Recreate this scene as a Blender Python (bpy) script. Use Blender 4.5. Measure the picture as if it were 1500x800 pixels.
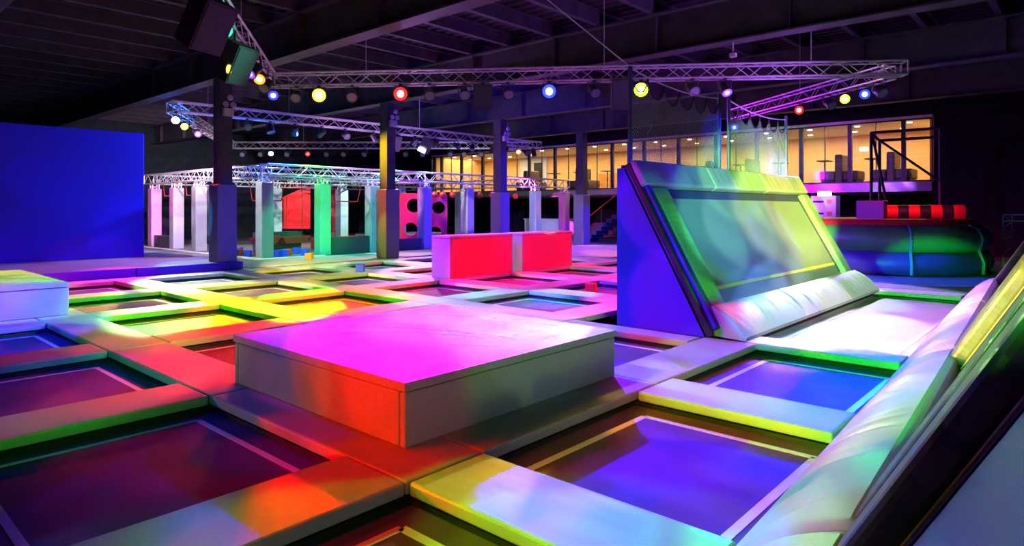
import bpy, bmesh, math, random
from mathutils import Vector, Matrix, Quaternion
random.seed(7)
for _o in list(bpy.data.objects): bpy.data.objects.remove(_o)
SC = bpy.context.scene
COL = SC.collection
R = math.radians
PI = math.pi

# ------------------------------------------------------------------ camera
TH = 0.7321                      # heading of the lens, measured from +X
cam = bpy.data.cameras.new('camera')
cam.sensor_width = 36.0
cam.lens = 951.45 / 1500 * 36
cam.shift_y = (306.3 - 400) / 1500
cam.clip_end = 200
cam.clip_start = 0.02
camo = bpy.data.objects.new('camera', cam)
COL.objects.link(camo)
camo.location = (0, 0, 1.6)
camo.rotation_euler = (PI / 2, 0, TH - PI / 2)
SC.camera = camo

# ------------------------------------------------------------------ world, view
wd = bpy.data.worlds.new('world'); SC.world = wd; wd.use_nodes = True
wd.node_tree.nodes['Background'].inputs[0].default_value = (0.28, 0.12, 0.62, 1)
wd.node_tree.nodes['Background'].inputs[1].default_value = 0.012
SC.view_settings.view_transform = 'Standard'
SC.view_settings.look = 'None'
SC.view_settings.exposure = 0.0
SC.view_settings.gamma = 1.0
SC.view_settings.use_curve_mapping = False

# ------------------------------------------------------------------ stage lighting and added spots
# every row: spot position, aim point, linear colour on a white surface at the aim point,
# radius of the pool of light at the aim point, softness of its rim
LIGHTS = [  # fitted spots; the low out-of-view ones are added to light the pad sides
 ((19.95, 8.4, 3.88), (8.89, 8.51, 0.00), (2.514, 0.000, 0.000), 3.8, 0.6),
 ((-5, 9, 1.2), (5.28, 1.28, 0.30), (0.552, 0.000, 0.000), 1.3, 0.35),
 ((12, 19.85, 3.88), (6.06, 3.43, 0.00), (0.000, 0.000, 0.230), 2.2, 0.5),
 ((-5, -1, 2.4), (2.61, 14.16, 0.51), (0.000, 0.000, 0.231), 2.2, 0.5),
 ((17.9, 5.75, 3.88), (13.88, 3.45, 0.30), (1.738, 0.742, 3.561), 2.2, 0.5),
 ((-5, 3, 2.4), (4.64, 1.61, -0.13), (0.000, 0.149, 0.000), 1.3, 0.35),
 ((7.5, 20.2, 3.88), (9.19, 16.62, -0.13), (0.122, 0.000, 0.000), 7, 0.7),
 ((3.0, 7.95, 3.88), (9.79, 6.53, 0.01), (0.000, 0.092, 0.916), 3.8, 0.6),
 ((2.2, 6.8, 3.88), (4.80, 11.44, 0.00), (0.000, 0.642, 0.000), 2.2, 0.5),
 ((7.5, 20.2, 3.88), (10.47, 27.28, 0.51), (0.872, 0.669, 0.985), 7, 0.7),
 ((-6, -4, 3.88), (12.78, 4.36, 1.56), (1.739, 2.206, 0.392), 1.3, 0.35),
 ((3.0, 7.95, 3.88), (1.53, 0.11, 1.11), (0.000, 0.001, 0.466), 0.8, 0.3),
 ((17.9, 5.75, 3.88), (7.32, 2.40, -0.13), (0.000, 0.000, 2.204), 1.3, 0.35),
 ((7.5, 20.2, 3.88), (4.85, 9.83, -0.13), (0.024, 0.000, 0.000), 2.2, 0.5),
 ((7.2, 13.9, 3.88), (15.74, 11.41, 0.00), (0.207, 0.000, 0.515), 7, 0.7),
 ((12.58, 7.49, 3.88), (4.91, 3.56, 0.46), (0.600, 0.564, 0.000), 0.8, 0.3),
 ((2.2, 6.8, 3.88), (3.78, 5.17, 0.46), (0.550, 0.000, 0.407), 1.3, 0.35),
 ((6.1, 12.35, 3.88), (2.85, 1.85, 0.00), (0.624, 0.000, 0.914), 0.8, 0.3),
 ((11.38, 9.1, 3.88), (18.68, 16.96, 1.93), (0.000, 0.000, 0.587), 7, 0.7),
 ((7.5, 20.2, 3.88), (2.61, 14.16, 0.51), (0.072, 0.000, 0.034), 3.8, 0.6),
 ((11.38, 9.1, 3.88), (5.37, 3.45, 0.00), (0.237, 0.000, 3.438), 0.8, 0.3),
 ((1.3, 5.5, 3.88), (9.11, 3.34, 0.20), (0.000, 0.000, 0.209), 1.3, 0.35),
 ((19.95, 8.4, 3.88), (13.59, 10.97, 0.34), (2.024, 0.000, 0.000), 2.2, 0.5),
 ((12, 19.85, 3.88), (5.10, 20.89, 1.72), (0.034, 0.393, 2.398), 7, 0.7),
 ((1.3, 5.5, 3.88), (2.01, 11.17, -0.13), (0.000, 0.000, 1.917), 1.3, 0.35),
 ((8.24, 13.34, 3.88), (12.40, 19.78, 1.40), (0.000, 0.971, 0.591), 2.2, 0.5),
 ((-3.5, 4, 3.88), (8.15, 1.03, 0.59), (2.789, 0.830, 1.857), 0.8, 0.3),
 ((16.3, 3.6, 3.88), (10.54, 2.78, -0.12), (0.890, 0.766, 1.212), 1.3, 0.35),
 ((11.38, 9.1, 3.88), (4.88, 0.45, 0.85), (0.663, 0.928, 1.891), 0.8, 0.3),
 ((-5, 10, 3.88), (2.73, 4.07, 0.36), (0.369, 0.000, 0.000), 0.8, 0.3),
 ((10.3, 10.5, 3.88), (4.81, 4.60, 0.46), (0.000, 0.000, 3.262), 0.8, 0.3),
 ((13.6, 6.05, 3.88), (2.50, 0.95, 0.34), (0.000, 0.846, 0.000), 0.8, 0.3),
 ((-5, 4, 1.2), (5.87, 0.79, 0.61), (1.820, 1.019, 0.000), 0.8, 0.3),
 ((8.24, 13.34, 3.88), (7.21, 4.37, -0.13), (0.665, 0.525, 2.495), 0.8, 0.3),
 ((13, -3, 3.88), (9.63, 4.37, 1.57), (0.022, 0.000, 0.703), 1.3, 0.35),
 ((9.38, 11.81, 3.88), (11.79, 9.53, -0.13), (0.037, 0.000, 0.475), 7, 0.7),
 ((-3.5, 4, 3.88), (2.25, 2.75, -0.12), (0.294, 0.000, 0.000), 0.8, 0.3),
 ((17.9, 5.75, 3.88), (6.57, 10.43, -0.13), (3.089, 0.347, 0.000), 0.8, 0.3),
 ((2.2, 6.8, 3.88), (4.93, 2.99, 0.00), (0.728, 0.284, 0.000), 0.8, 0.3),
 ((7.2, 13.9, 3.88), (4.66, 16.46, -0.13), (0.317, 0.000, 0.886), 3.8, 0.6),
 ((2.2, 6.8, 3.88), (1.26, 6.82, -0.12), (0.000, 0.000, 0.021), 3.8, 0.6),
 ((20, 19.6, 3.88), (6.67, 9.71, -0.13), (2.355, 0.000, 0.000), 1.3, 0.35),
 ((-5, 13, 2.4), (9.57, 13.09, -0.13), (0.891, 1.085, 0.543), 1.3, 0.35),
 ((13, -3, 3.88), (5.37, 3.45, 0.00), (0.028, 0.156, 0.004), 1.3, 0.35),
 ((16, 19.7, 3.88), (13.61, 15.74, 0.00), (0.857, 0.321, 0.735), 3.8, 0.6),
 ((16, 19.7, 3.88), (23.70, 20.00, 1.40), (0.228, 0.244, 0.265), 7, 0.7),
 ((1.3, 5.5, 3.88), (2.41, 1.75, 0.07), (0.000, 0.526, 0.000), 0.8, 0.3),
 ((-5, -1, 2.4), (4.83, 10.03, 0.02), (0.000, 0.089, 0.000), 2.2, 0.5),
 ((4.4, 9.95, 3.88), (2.50, 13.92, 0.50), (0.000, 1.319, 0.000), 2.2, 0.5),
 ((13, -3, 3.88), (13.88, 3.45, 0.30), (0.000, 0.579, 0.000), 2.2, 0.5),
 ((13.6, 6.05, 3.88), (12.01, 2.15, -0.13), (1.514, 0.425, 2.057), 2.2, 0.5),
 ((-2, -1.5, 3.88), (9.11, 3.34, 0.20), (0.139, 0.577, 1.455), 0.8, 0.3),
 ((6.1, 12.35, 3.88), (5.37, 3.45, 0.00), (0.483, 0.954, 0.000), 0.8, 0.3),
 ((7.5, 20.2, 3.88), (10.20, 29.85, 1.40), (1.726, 0.000, 1.286), 1.3, 0.35),
 ((9.38, 11.81, 3.88), (9.79, 6.53, 0.01), (0.000, 0.000, 1.402), 1.3, 0.35),
 ((-2, -4, 3.88), (5.18, 4.19, 0.46), (0.495, 0.925, 0.000), 1.3, 0.35),
 ((20, 19.6, 3.88), (23.66, 16.06, 0.00), (3.551, 0.603, 0.870), 0.8, 0.3),
 ((2, -3.2, 3.88), (9.06, 4.17, 1.21), (0.134, 1.025, 0.555), 0.8, 0.3),
 ((-5, 10, 3.88), (2.41, 2.14, -0.04), (0.000, 0.378, 0.000), 0.8, 0.3),
 ((7.5, 20.2, 3.88), (10.06, 20.00, 1.40), (1.111, 1.217, 1.300), 1.3, 0.35),
 ((8.24, 13.34, 3.88), (9.93, 16.82, 0.00), (1.213, 1.363, 0.520), 1.3, 0.35),
 ((-3.5, 4, 3.88), (6.67, 9.71, -0.13), (0.000, 0.563, 0.000), 0.8, 0.3),
 ((12.58, 7.49, 3.88), (1.16, 3.44, 0.01), (0.000, 0.000, 0.360), 0.8, 0.3),
 ((7.5, 20.2, 3.88), (6.07, 15.20, 0.00), (1.371, 1.849, 0.470), 1.3, 0.35),
 ((11.38, 9.1, 3.88), (2.85, 1.85, 0.00), (0.000, 0.000, 1.574), 0.8, 0.3),
 ((3.0, 7.95, 3.88), (3.46, 2.66, -0.12), (0.477, 0.000, 0.000), 0.8, 0.3),
 ((2.2, 6.8, 3.88), (9.22, 1.54, -0.12), (1.625, 0.683, 0.000), 0.8, 0.3),
 ((-2, -1.5, 3.88), (2.73, 3.83, 0.23), (0.163, 0.000, 0.000), 0.8, 0.3),
 ((4.5, -3.6, 3.88), (11.43, 4.13, 1.13), (0.000, 0.020, 1.243), 0.8, 0.3),
 ((20, 19.6, 3.88), (19.34, 13.12, 0.00), (0.840, 0.000, 2.258), 7, 0.7),
 ((0, -2.5, 3.88), (3.60, 8.59, 0.00), (0.195, 0.000, 0.058), 0.8, 0.3),
 ((13, -3, 3.88), (7.70, 16.98, 1.20), (0.000, 0.000, 0.267), 1.3, 0.35),
 ((7.2, 13.9, 3.88), (8.89, 8.51, 0.00), (0.136, 1.901, 1.944), 0.8, 0.3),
 ((-5, 8, 2.4), (6.18, 1.29, 0.34), (0.442, 0.000, 0.000), 0.8, 0.3),
 ((1.3, 5.5, 3.88), (5.52, 2.84, 0.00), (0.318, 0.235, 0.001), 0.8, 0.3),
 ((0, -2.5, 3.88), (9.24, 3.12, -0.13), (0.857, 0.903, 0.121), 0.8, 0.3),
 ((13, -3, 3.88), (12.92, 4.22, 1.29), (1.059, 0.493, 0.175), 1.3, 0.35),
 ((-5, 10, 3.88), (4.80, 11.44, 0.00), (0.000, 0.438, 0.000), 1.3, 0.35),
 ((0, -2.5, 3.88), (10.72, 4.62, 2.03), (0.335, 1.181, 0.184), 0.8, 0.3),
 ((-3.5, 1, 3.88), (3.71, 1.82, -0.13), (0.363, 0.253, 0.000), 1.3, 0.35),
 ((-3.5, 1, 3.88), (5.41, 0.39, 1.00), (0.081, 0.801, 0.000), 1.3, 0.35),
 ((4.4, 9.95, 3.88), (9.76, 11.52, 0.00), (0.638, 0.544, 0.016), 0.8, 0.3),
 ((-5, 4, 1.2), (4.92, 0.53, 0.73), (0.112, 0.339, 0.857), 0.8, 0.3),
 ((16.3, 3.6, 3.88), (7.92, 1.74, 0.00), (0.000, 0.000, 1.890), 1.3, 0.35),
 ((2.2, 6.8, 3.88), (3.15, 16.92, -0.03), (0.820, 0.000, 0.097), 1.3, 0.35),
 ((-3.5, 1, 3.88), (1.54, 7.28, -0.12), (0.000, 0.000, 0.142), 0.8, 0.3),
 ((20, 19.6, 3.88), (4.53, 4.92, 0.46), (3.687, 0.000, 2.997), 1.3, 0.35),
 ((-5, 9, 1.2), (2.73, 5.18, 0.31), (0.148, 0.059, 0.020), 0.8, 0.3),
 ((2.2, 6.8, 3.88), (2.34, 2.88, -0.13), (0.352, 0.000, 0.000), 0.8, 0.3),
 ((2, -3.2, 3.88), (10.57, 18.31, 0.00), (0.000, 0.517, 0.000), 2.2, 0.5),
 ((11.38, 9.1, 3.88), (23.70, 20.00, 1.40), (0.543, 0.528, 1.508), 1.3, 0.35),
 ((11.38, 9.1, 3.88), (15.74, 11.41, 0.00), (0.302, 0.000, 0.264), 7, 0.7),
 ((7.5, 20.2, 3.88), (12.34, 15.19, 0.00), (0.062, 1.003, 0.713), 1.3, 0.35),
 ((7.5, 20.2, 3.88), (7.10, 10.79, -0.13), (0.706, 0.000, 0.000), 1.3, 0.35),
 ((8.24, 13.34, 3.88), (5.87, 0.79, 0.61), (0.781, 0.227, 0.945), 0.8, 0.3),
 ((12.58, 7.49, 3.88), (4.85, 9.83, -0.13), (2.119, 0.266, 0.061), 0.8, 0.3),
 ((2, -3.2, 3.88), (4.46, 3.45, 0.46), (0.071, 0.133, 0.000), 1.3, 0.35),
 ((-5, 13, 2.4), (8.77, 6.09, 0.00), (1.056, 0.000, 0.764), 1.3, 0.35),
 ((-1.5, -4, 2.7), (7.83, 4.52, 1.85), (0.014, 0.000, 0.542), 0.8, 0.3),
 ((7.5, 20.2, 3.88), (3.80, 10.81, -0.13), (0.495, 1.095, 0.391), 0.8, 0.3),
 ((10.3, 10.5, 3.88), (2.63, 11.88, 0.50), (0.629, 1.400, 0.140), 0.8, 0.3),
 ((17.9, 5.75, 3.88), (9.24, 3.12, -0.13), (0.998, 0.584, 0.000), 0.8, 0.3),
 ((7.2, 13.9, 3.88), (3.60, 8.59, 0.00), (1.305, 0.000, 0.000), 1.3, 0.35),
 ((19.95, 8.4, 3.88), (18.68, 16.96, 1.93), (0.000, 0.000, 1.961), 2.2, 0.5),
 ((12, 19.85, 3.88), (18.23, 17.25, 1.20), (0.196, 0.067, 0.238), 7, 0.7),
 ((2.2, 6.8, 3.88), (11.47, 10.53, -0.13), (0.987, 0.000, 0.034), 1.3, 0.35),
 ((-2, -1.5, 3.88), (6.71, 3.45, 0.00), (0.160, 0.000, 0.000), 0.8, 0.3),
 ((7.5, 20.2, 3.88), (5.58, 18.09, 0.00), (0.780, 0.257, 0.769), 3.8, 0.6),
 ((7.5, 20.2, 3.88), (10.95, 13.48, 0.00), (0.368, 0.880, 0.326), 2.2, 0.5),
 ((16, 19.7, 3.88), (12.58, 19.13, 0.00), (0.000, 0.882, 0.654), 2.2, 0.5),
 ((7.5, 20.2, 3.88), (16.95, 12.02, 0.00), (0.321, 0.000, 0.000), 3.8, 0.6),
 ((1.3, 5.5, 3.88), (2.82, 2.18, 0.00), (0.000, 0.395, 0.000), 0.8, 0.3),
 ((9.38, 11.81, 3.88), (6.27, 12.70, 0.00), (2.060, 1.262, 0.285), 1.3, 0.35),
 ((-5, 13, 2.4), (2.89, 3.26, 0.01), (0.668, 0.000, 0.000), 0.8, 0.3),
 ((0, -2.5, 3.88), (2.86, 9.55, 0.00), (0.001, 0.102, 0.000), 0.8, 0.3),
 ((-5, 3, 2.4), (5.41, 0.39, 1.00), (2.191, 2.184, 0.000), 0.8, 0.3),
 ((12.58, 7.49, 3.88), (9.76, 7.55, -0.13), (0.000, 1.286, 0.000), 0.8, 0.3),
 ((19.95, 8.4, 3.88), (10.25, 1.51, 0.42), (1.353, 0.736, 2.303), 1.3, 0.35),
 ((17.9, 5.75, 3.88), (13.56, 3.32, -0.13), (1.076, 1.715, 0.787), 0.8, 0.3),
 ((2.2, 6.8, 3.88), (9.19, 16.62, -0.13), (1.470, 0.555, 0.004), 0.8, 0.3),
 ((7.2, 13.9, 3.88), (7.91, 8.23, 0.00), (0.000, 1.016, 0.000), 1.3, 0.35),
 ((0, -2.5, 3.88), (10.15, 4.23, 1.31), (0.329, 0.755, 0.771), 0.8, 0.3),
 ((7, -3.6, 3.88), (4.25, 5.23, 0.46), (0.000, 0.143, 0.000), 0.8, 0.3),
 ((2.2, 6.8, 3.88), (3.86, 1.61, -0.12), (0.000, 0.000, 0.297), 0.8, 0.3),
 ((7.2, 13.9, 3.88), (7.02, 3.19, -0.13), (0.000, 0.000, 2.404), 0.8, 0.3),
 ((16, 19.7, 3.88), (9.79, 6.53, 0.01), (0.455, 0.000, 1.849), 2.2, 0.5),
 ((7.5, 20.2, 3.88), (10.47, 27.28, 0.51), (0.709, 0.533, 1.050), 0.8, 0.3),
 ((-5, 3, 2.4), (7.69, 1.75, -0.04), (0.000, 0.521, 0.000), 0.8, 0.3),
 ((-5, 4, 1.2), (5.28, 1.28, 0.30), (0.000, 0.774, 0.000), 0.8, 0.3),
 ((2.2, 6.8, 3.88), (2.97, 0.73, 0.49), (0.071, 0.091, 0.000), 0.8, 0.3),
 ((-3.5, 1, 3.88), (2.31, 6.87, -0.12), (0.001, 0.176, 0.001), 0.8, 0.3),
 ((-5, -1, 1.2), (1.16, 3.44, 0.01), (0.000, 0.086, 0.000), 2.2, 0.5),
 ((7.5, 20.2, 3.88), (4.80, 11.44, 0.00), (2.983, 2.008, 0.000), 0.8, 0.3),
 ((8.24, 13.34, 3.88), (6.57, 10.43, -0.13), (3.087, 0.000, 0.000), 0.8, 0.3),
 ((-6, -4, 3.88), (2.50, 13.92, 0.50), (0.326, 0.006, 0.089), 1.3, 0.35),
 ((12.58, 7.49, 3.88), (15.79, 2.83, -0.13), (0.000, 0.131, 3.941), 2.2, 0.5),
 ((20, 19.6, 3.88), (32.82, 22.27, 0.00), (4.425, 0.568, 4.430), 1.3, 0.35),
 ((12.58, 7.49, 3.88), (6.80, 20.89, 0.72), (0.000, 0.000, 0.294), 2.2, 0.5),
 ((-5, 8, 2.4), (7.91, 8.23, 0.00), (0.425, 0.000, 3.512), 0.8, 0.3),
 ((-5, 14, 3.88), (11.47, 10.53, -0.13), (0.707, 0.000, 1.038), 1.3, 0.35),
 ((20, 19.6, 3.88), (12.34, 15.19, 0.00), (0.146, 0.200, 1.707), 1.3, 0.35),
 ((13, -3, 3.88), (7.20, 4.07, -0.13), (0.002, 0.424, 0.000), 0.8, 0.3),
 ((7, -3.6, 3.88), (7.84, 4.27, 1.39), (0.000, 0.186, 0.070), 0.8, 0.3),
 ((16.3, 3.6, 3.88), (9.56, 9.75, 0.00), (1.614, 0.000, 0.000), 0.8, 0.3),
 ((13.6, 6.05, 3.88), (2.71, 6.25, 0.00), (0.682, 0.000, 0.075), 0.8, 0.3),
 ((-5, 14, 3.88), (2.61, 14.16, 0.51), (1.379, 2.448, 0.019), 0.8, 0.3),
 ((-5, 3, 2.4), (3.75, 4.24, 0.46), (0.338, 0.000, 0.000), 0.8, 0.3),
 ((-2, -1.5, 3.88), (4.62, 2.13, -0.12), (0.366, 0.000, 0.000), 0.8, 0.3),
 ((0, -2.5, 3.88), (10.94, 2.87, -0.13), (0.954, 0.342, 0.538), 0.8, 0.3),
 ((1.3, 5.5, 3.88), (9.14, 3.31, -0.12), (0.000, 0.000, 0.261), 0.8, 0.3),
 ((20, 19.6, 3.88), (10.30, 29.63, 0.45), (0.294, 0.476, 0.347), 7, 0.7),
 ((10.3, 10.5, 3.88), (9.52, 12.47, 0.00), (0.000, 0.000, 1.267), 0.8, 0.3),
 ((12.58, 7.49, 3.88), (4.88, 0.45, 0.85), (0.000, 0.000, 1.055), 0.8, 0.3),
 ((1.3, 5.5, 3.88), (5.18, 4.19, 0.46), (0.378, 0.605, 0.000), 0.8, 0.3),
 ((1.3, 5.5, 3.88), (11.02, 2.33, -0.13), (2.223, 0.715, 1.201), 0.8, 0.3),
 ((-5, 14, 3.88), (12.25, 19.78, 0.36), (0.009, 0.176, 0.339), 1.3, 0.35),
 ((8.24, 13.34, 3.88), (4.05, 5.10, 0.47), (0.000, 0.000, 1.499), 0.8, 0.3),
 ((12, 19.85, 3.88), (3.78, 5.17, 0.46), (0.000, 0.000, 0.760), 1.3, 0.35),
 ((-5, 8, 2.4), (2.39, 6.14, 0.00), (0.000, 0.000, 0.166), 1.3, 0.35),
 ((9.38, 11.81, 3.88), (0.94, 3.86, 0.00), (0.000, 0.000, 0.283), 0.8, 0.3),
 ((3.0, 7.95, 3.88), (2.67, 4.97, 0.01), (0.000, 0.000, 0.119), 0.8, 0.3),
 ((-5, -1, 1.2), (11.93, 4.63, 2.04), (0.171, 1.258, 0.290), 1.3, 0.35),
 ((9.38, 11.81, 3.88), (11.47, 10.53, -0.13), (3.896, 0.000, 0.000), 0.8, 0.3),
 ((2, -3.2, 3.88), (11.71, 3.38, 0.24), (0.237, 0.410, 0.127), 1.3, 0.35),
 ((10, -3.4, 3.88), (19.34, 13.12, 0.00), (0.280, 0.180, 0.019), 1.3, 0.35),
 ((19.95, 8.4, 3.88), (15.74, 11.41, 0.00), (0.788, 0.000, 0.607), 1.3, 0.35),
 ((10.3, 10.5, 3.88), (19.18, 20.00, 1.40), (0.449, 0.260, 0.661), 0.8, 0.3),
 ((9.38, 11.81, 3.88), (15.79, 2.83, -0.13), (0.063, 0.000, 0.399), 7, 0.7),
 ((12, 19.85, 3.88), (6.02, 10.43, -0.13), (0.062, 2.234, 0.000), 0.8, 0.3),
 ((3.0, 7.95, 3.88), (8.77, 6.09, 0.00), (1.799, 0.000, 0.440), 0.8, 0.3),
 ((16.3, 3.6, 3.88), (12.34, 15.19, 0.00), (1.187, 0.269, 0.242), 0.8, 0.3),
 ((4.4, 9.95, 3.88), (1.62, 7.54, -0.13), (0.000, 0.000, 0.330), 0.8, 0.3),
 ((16.3, 3.6, 3.88), (6.45, 2.93, -0.13), (0.580, 0.000, 0.136), 0.8, 0.3),
 ((13.6, 6.05, 3.88), (4.62, 2.13, -0.12), (0.000, 0.000, 0.308), 1.3, 0.35),
 ((9.38, 11.81, 3.88), (26.20, 19.78, 1.40), (0.753, 0.080, 0.470), 1.3, 0.35),
 ((6.1, 12.35, 3.88), (5.11, 1.06, -0.12), (0.168, 0.369, 0.000), 0.8, 0.3),
 ((-5, 7, 3.88), (7.92, 1.74, 0.00), (0.000, 0.284, 0.000), 1.3, 0.35),
 ((-5, 3, 2.4), (4.54, 0.55, 0.65), (0.000, 0.023, 0.537), 0.8, 0.3),
 ((7, -3.6, 3.88), (5.21, 8.83, 0.00), (1.844, 0.000, 0.000), 0.8, 0.3),
 ((4.4, 9.95, 3.88), (2.07, 11.54, 0.25), (0.067, 0.000, 1.061), 0.8, 0.3),
 ((8.24, 13.34, 3.88), (3.08, 4.20, 0.46), (0.968, 0.000, 0.002), 0.8, 0.3),
 ((1.3, 5.5, 3.88), (5.09, 5.30, 0.46), (0.288, 0.321, 0.000), 0.8, 0.3),
 ((-5, 8, 2.4), (11.79, 9.53, -0.13), (0.000, 0.373, 0.000), 1.3, 0.35),
 ((-2, -1.5, 3.88), (4.22, 11.38, 0.00), (0.000, 0.524, 0.000), 1.3, 0.35),
 ((2.2, 6.8, 3.88), (7.62, 3.92, 0.26), (0.743, 0.000, 0.000), 0.8, 0.3),
 ((2.2, 6.8, 3.88), (12.01, 2.15, -0.13), (0.158, 0.000, 0.154), 1.3, 0.35),
 ((12, 19.85, 3.88), (7.40, 16.06, 0.00), (0.000, 0.013, 0.264), 2.2, 0.5),
 ((1.3, 5.5, 3.88), (1.16, 3.44, 0.01), (0.000, 0.062, 0.000), 0.8, 0.3),
 ((0, -2.5, 3.88), (4.47, 3.95, 0.47), (0.024, 0.056, 0.064), 0.8, 0.3),
 ((9.38, 11.81, 3.88), (17.02, 19.78, 1.40), (0.028, 0.000, 1.093), 1.3, 0.35),
 ((-5, 7, 3.88), (3.64, 2.96, -0.12), (0.084, 0.000, 0.000), 0.8, 0.3),
 ((7, -3.6, 3.88), (6.67, 9.71, -0.13), (0.756, 0.495, 0.000), 1.3, 0.35),
 ((4.4, 9.95, 3.88), (8.77, 6.09, 0.00), (1.204, 0.236, 0.793), 1.3, 0.35),
 ((7, -3.6, 3.88), (12.92, 4.22, 1.29), (0.586, 1.057, 0.278), 0.8, 0.3),
 ((-5, 3, 2.4), (15.79, 2.83, -0.13), (0.002, 0.906, 0.000), 1.3, 0.35),
 ((-2, -1.5, 3.88), (6.45, 2.93, -0.13), (0.055, 0.520, 0.000), 0.8, 0.3),
 ((12, 19.85, 3.88), (15.17, 2.25, -0.13), (0.129, 0.079, 0.000), 7, 0.7),
 ((12.58, 7.49, 3.88), (2.52, 2.62, -0.13), (0.355, 0.000, 0.015), 2.2, 0.5),
 ((8.24, 13.34, 3.88), (2.71, 6.25, 0.00), (0.352, 0.000, 0.012), 0.8, 0.3),
 ((1.3, 5.5, 3.88), (3.40, 11.33, 0.00), (0.100, 0.601, 0.000), 0.8, 0.3),
 ((8.24, 13.34, 3.88), (2.86, 9.55, 0.00), (0.468, 0.000, 0.192), 0.8, 0.3),
 ((7.5, 20.2, 3.88), (13.61, 15.74, 0.00), (0.376, 0.437, 0.000), 1.3, 0.35),
 ((7.5, 20.2, 3.88), (7.13, 17.01, -0.13), (0.000, 0.748, 0.311), 1.3, 0.35),
 ((7.5, 20.2, 3.88), (4.66, 16.46, -0.13), (1.492, 0.000, 0.377), 0.8, 0.3),
 ((7.5, 20.2, 3.88), (3.41, 13.63, 0.01), (1.721, 0.578, 0.196), 0.8, 0.3),
 ((19.95, 8.4, 3.88), (23.66, 16.06, 0.00), (0.000, 0.000, 2.219), 2.2, 0.5),
 ((7.2, 13.9, 3.88), (12.18, 20.00, 1.40), (0.000, 1.345, 0.000), 1.3, 0.35),
 ((16.3, 3.6, 3.88), (9.14, 3.31, -0.12), (0.216, 0.584, 1.343), 0.8, 0.3),
 ((0, -2.5, 3.88), (12.96, 3.39, 0.25), (0.914, 1.609, 0.644), 1.3, 0.35),
 ((-5, 10, 3.88), (11.09, 13.93, -0.13), (1.493, 0.606, 0.000), 1.3, 0.35),
 ((-2, -1.5, 3.88), (3.78, 5.75, 0.46), (0.039, 0.000, 0.248), 0.8, 0.3),
 ((-3.5, 4, 3.88), (4.24, 0.83, 0.50), (0.011, 0.128, 0.606), 0.8, 0.3),
 ((2.2, 6.8, 3.88), (6.80, 20.89, 0.72), (0.000, 0.000, 0.279), 1.3, 0.35),
 ((-5, 14, 3.88), (4.82, 20.89, 2.31), (0.000, 0.000, 0.182), 0.8, 0.3),
 ((-3.5, 4, 3.88), (2.50, 13.92, 0.50), (1.572, 0.000, 0.223), 1.3, 0.35),
 ((2, -3.2, 3.88), (3.48, 8.10, -0.13), (0.934, 0.000, 0.053), 0.8, 0.3),
 ((6.1, 12.35, 3.88), (2.31, 6.87, -0.12), (0.468, 0.000, 0.043), 0.8, 0.3),
 ((9.38, 11.81, 3.88), (6.67, 9.71, -0.13), (1.201, 0.000, 0.000), 1.3, 0.35),
 ((-5, 14, 3.88), (1.20, 5.67, -0.12), (0.000, 0.000, 0.178), 0.8, 0.3),
 ((4.5, -3.6, 3.88), (2.02, 8.27, -0.03), (0.000, 0.000, 0.205), 0.8, 0.3),
 ((-5, 10, 3.88), (4.83, 10.03, 0.02), (0.000, 0.126, 0.000), 1.3, 0.35),
 ((7, -3.6, 3.88), (2.08, 11.18, 0.00), (0.105, 0.252, 0.000), 1.3, 0.35),
 ((-2, -1.5, 3.88), (5.33, 1.22, 0.33), (0.000, 1.102, 0.000), 0.8, 0.3),
 ((4.5, -3.6, 3.88), (7.62, 4.79, 0.54), (0.000, 0.280, 0.000), 1.3, 0.35),
 ((1.3, 5.5, 3.88), (4.81, 4.60, 0.46), (0.449, 0.114, 0.000), 1.3, 0.35),
 ((12, 19.85, 3.88), (12.58, 19.13, 0.00), (0.125, 0.514, 0.035), 7, 0.7),
 ((13.6, 6.05, 3.88), (9.22, 1.54, -0.12), (0.665, 0.134, 0.769), 0.8, 0.3),
 ((10.3, 10.5, 3.88), (5.35, 2.43, -0.13), (0.000, 0.000, 0.842), 0.8, 0.3),
 ((16.75, 4.2, 3.88), (7.92, 1.74, 0.00), (0.000, 0.088, 1.264), 0.8, 0.3),
 ((-6, -4, 3.88), (13.65, 4.58, 1.96), (0.944, 1.631, 0.000), 1.3, 0.35),
 ((16.3, 3.6, 3.88), (13.10, 17.05, 3.20), (0.000, 0.000, 0.248), 3.8, 0.6),
 ((12.58, 7.49, 3.88), (19.34, 13.12, 0.00), (2.369, 0.413, 0.118), 0.8, 0.3),
 ((9.38, 11.81, 3.88), (7.10, 10.79, -0.13), (0.000, 0.325, 0.000), 1.3, 0.35),
 ((10.3, 10.5, 3.88), (11.79, 9.53, -0.13), (0.961, 0.000, 0.958), 0.8, 0.3),
 ((1.3, 5.5, 3.88), (9.56, 9.75, 0.00), (0.443, 0.000, 1.101), 0.8, 0.3),
 ((-5, 8, 2.4), (10.04, 3.00, -0.13), (0.000, 0.000, 0.325), 1.3, 0.35),
]
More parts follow.
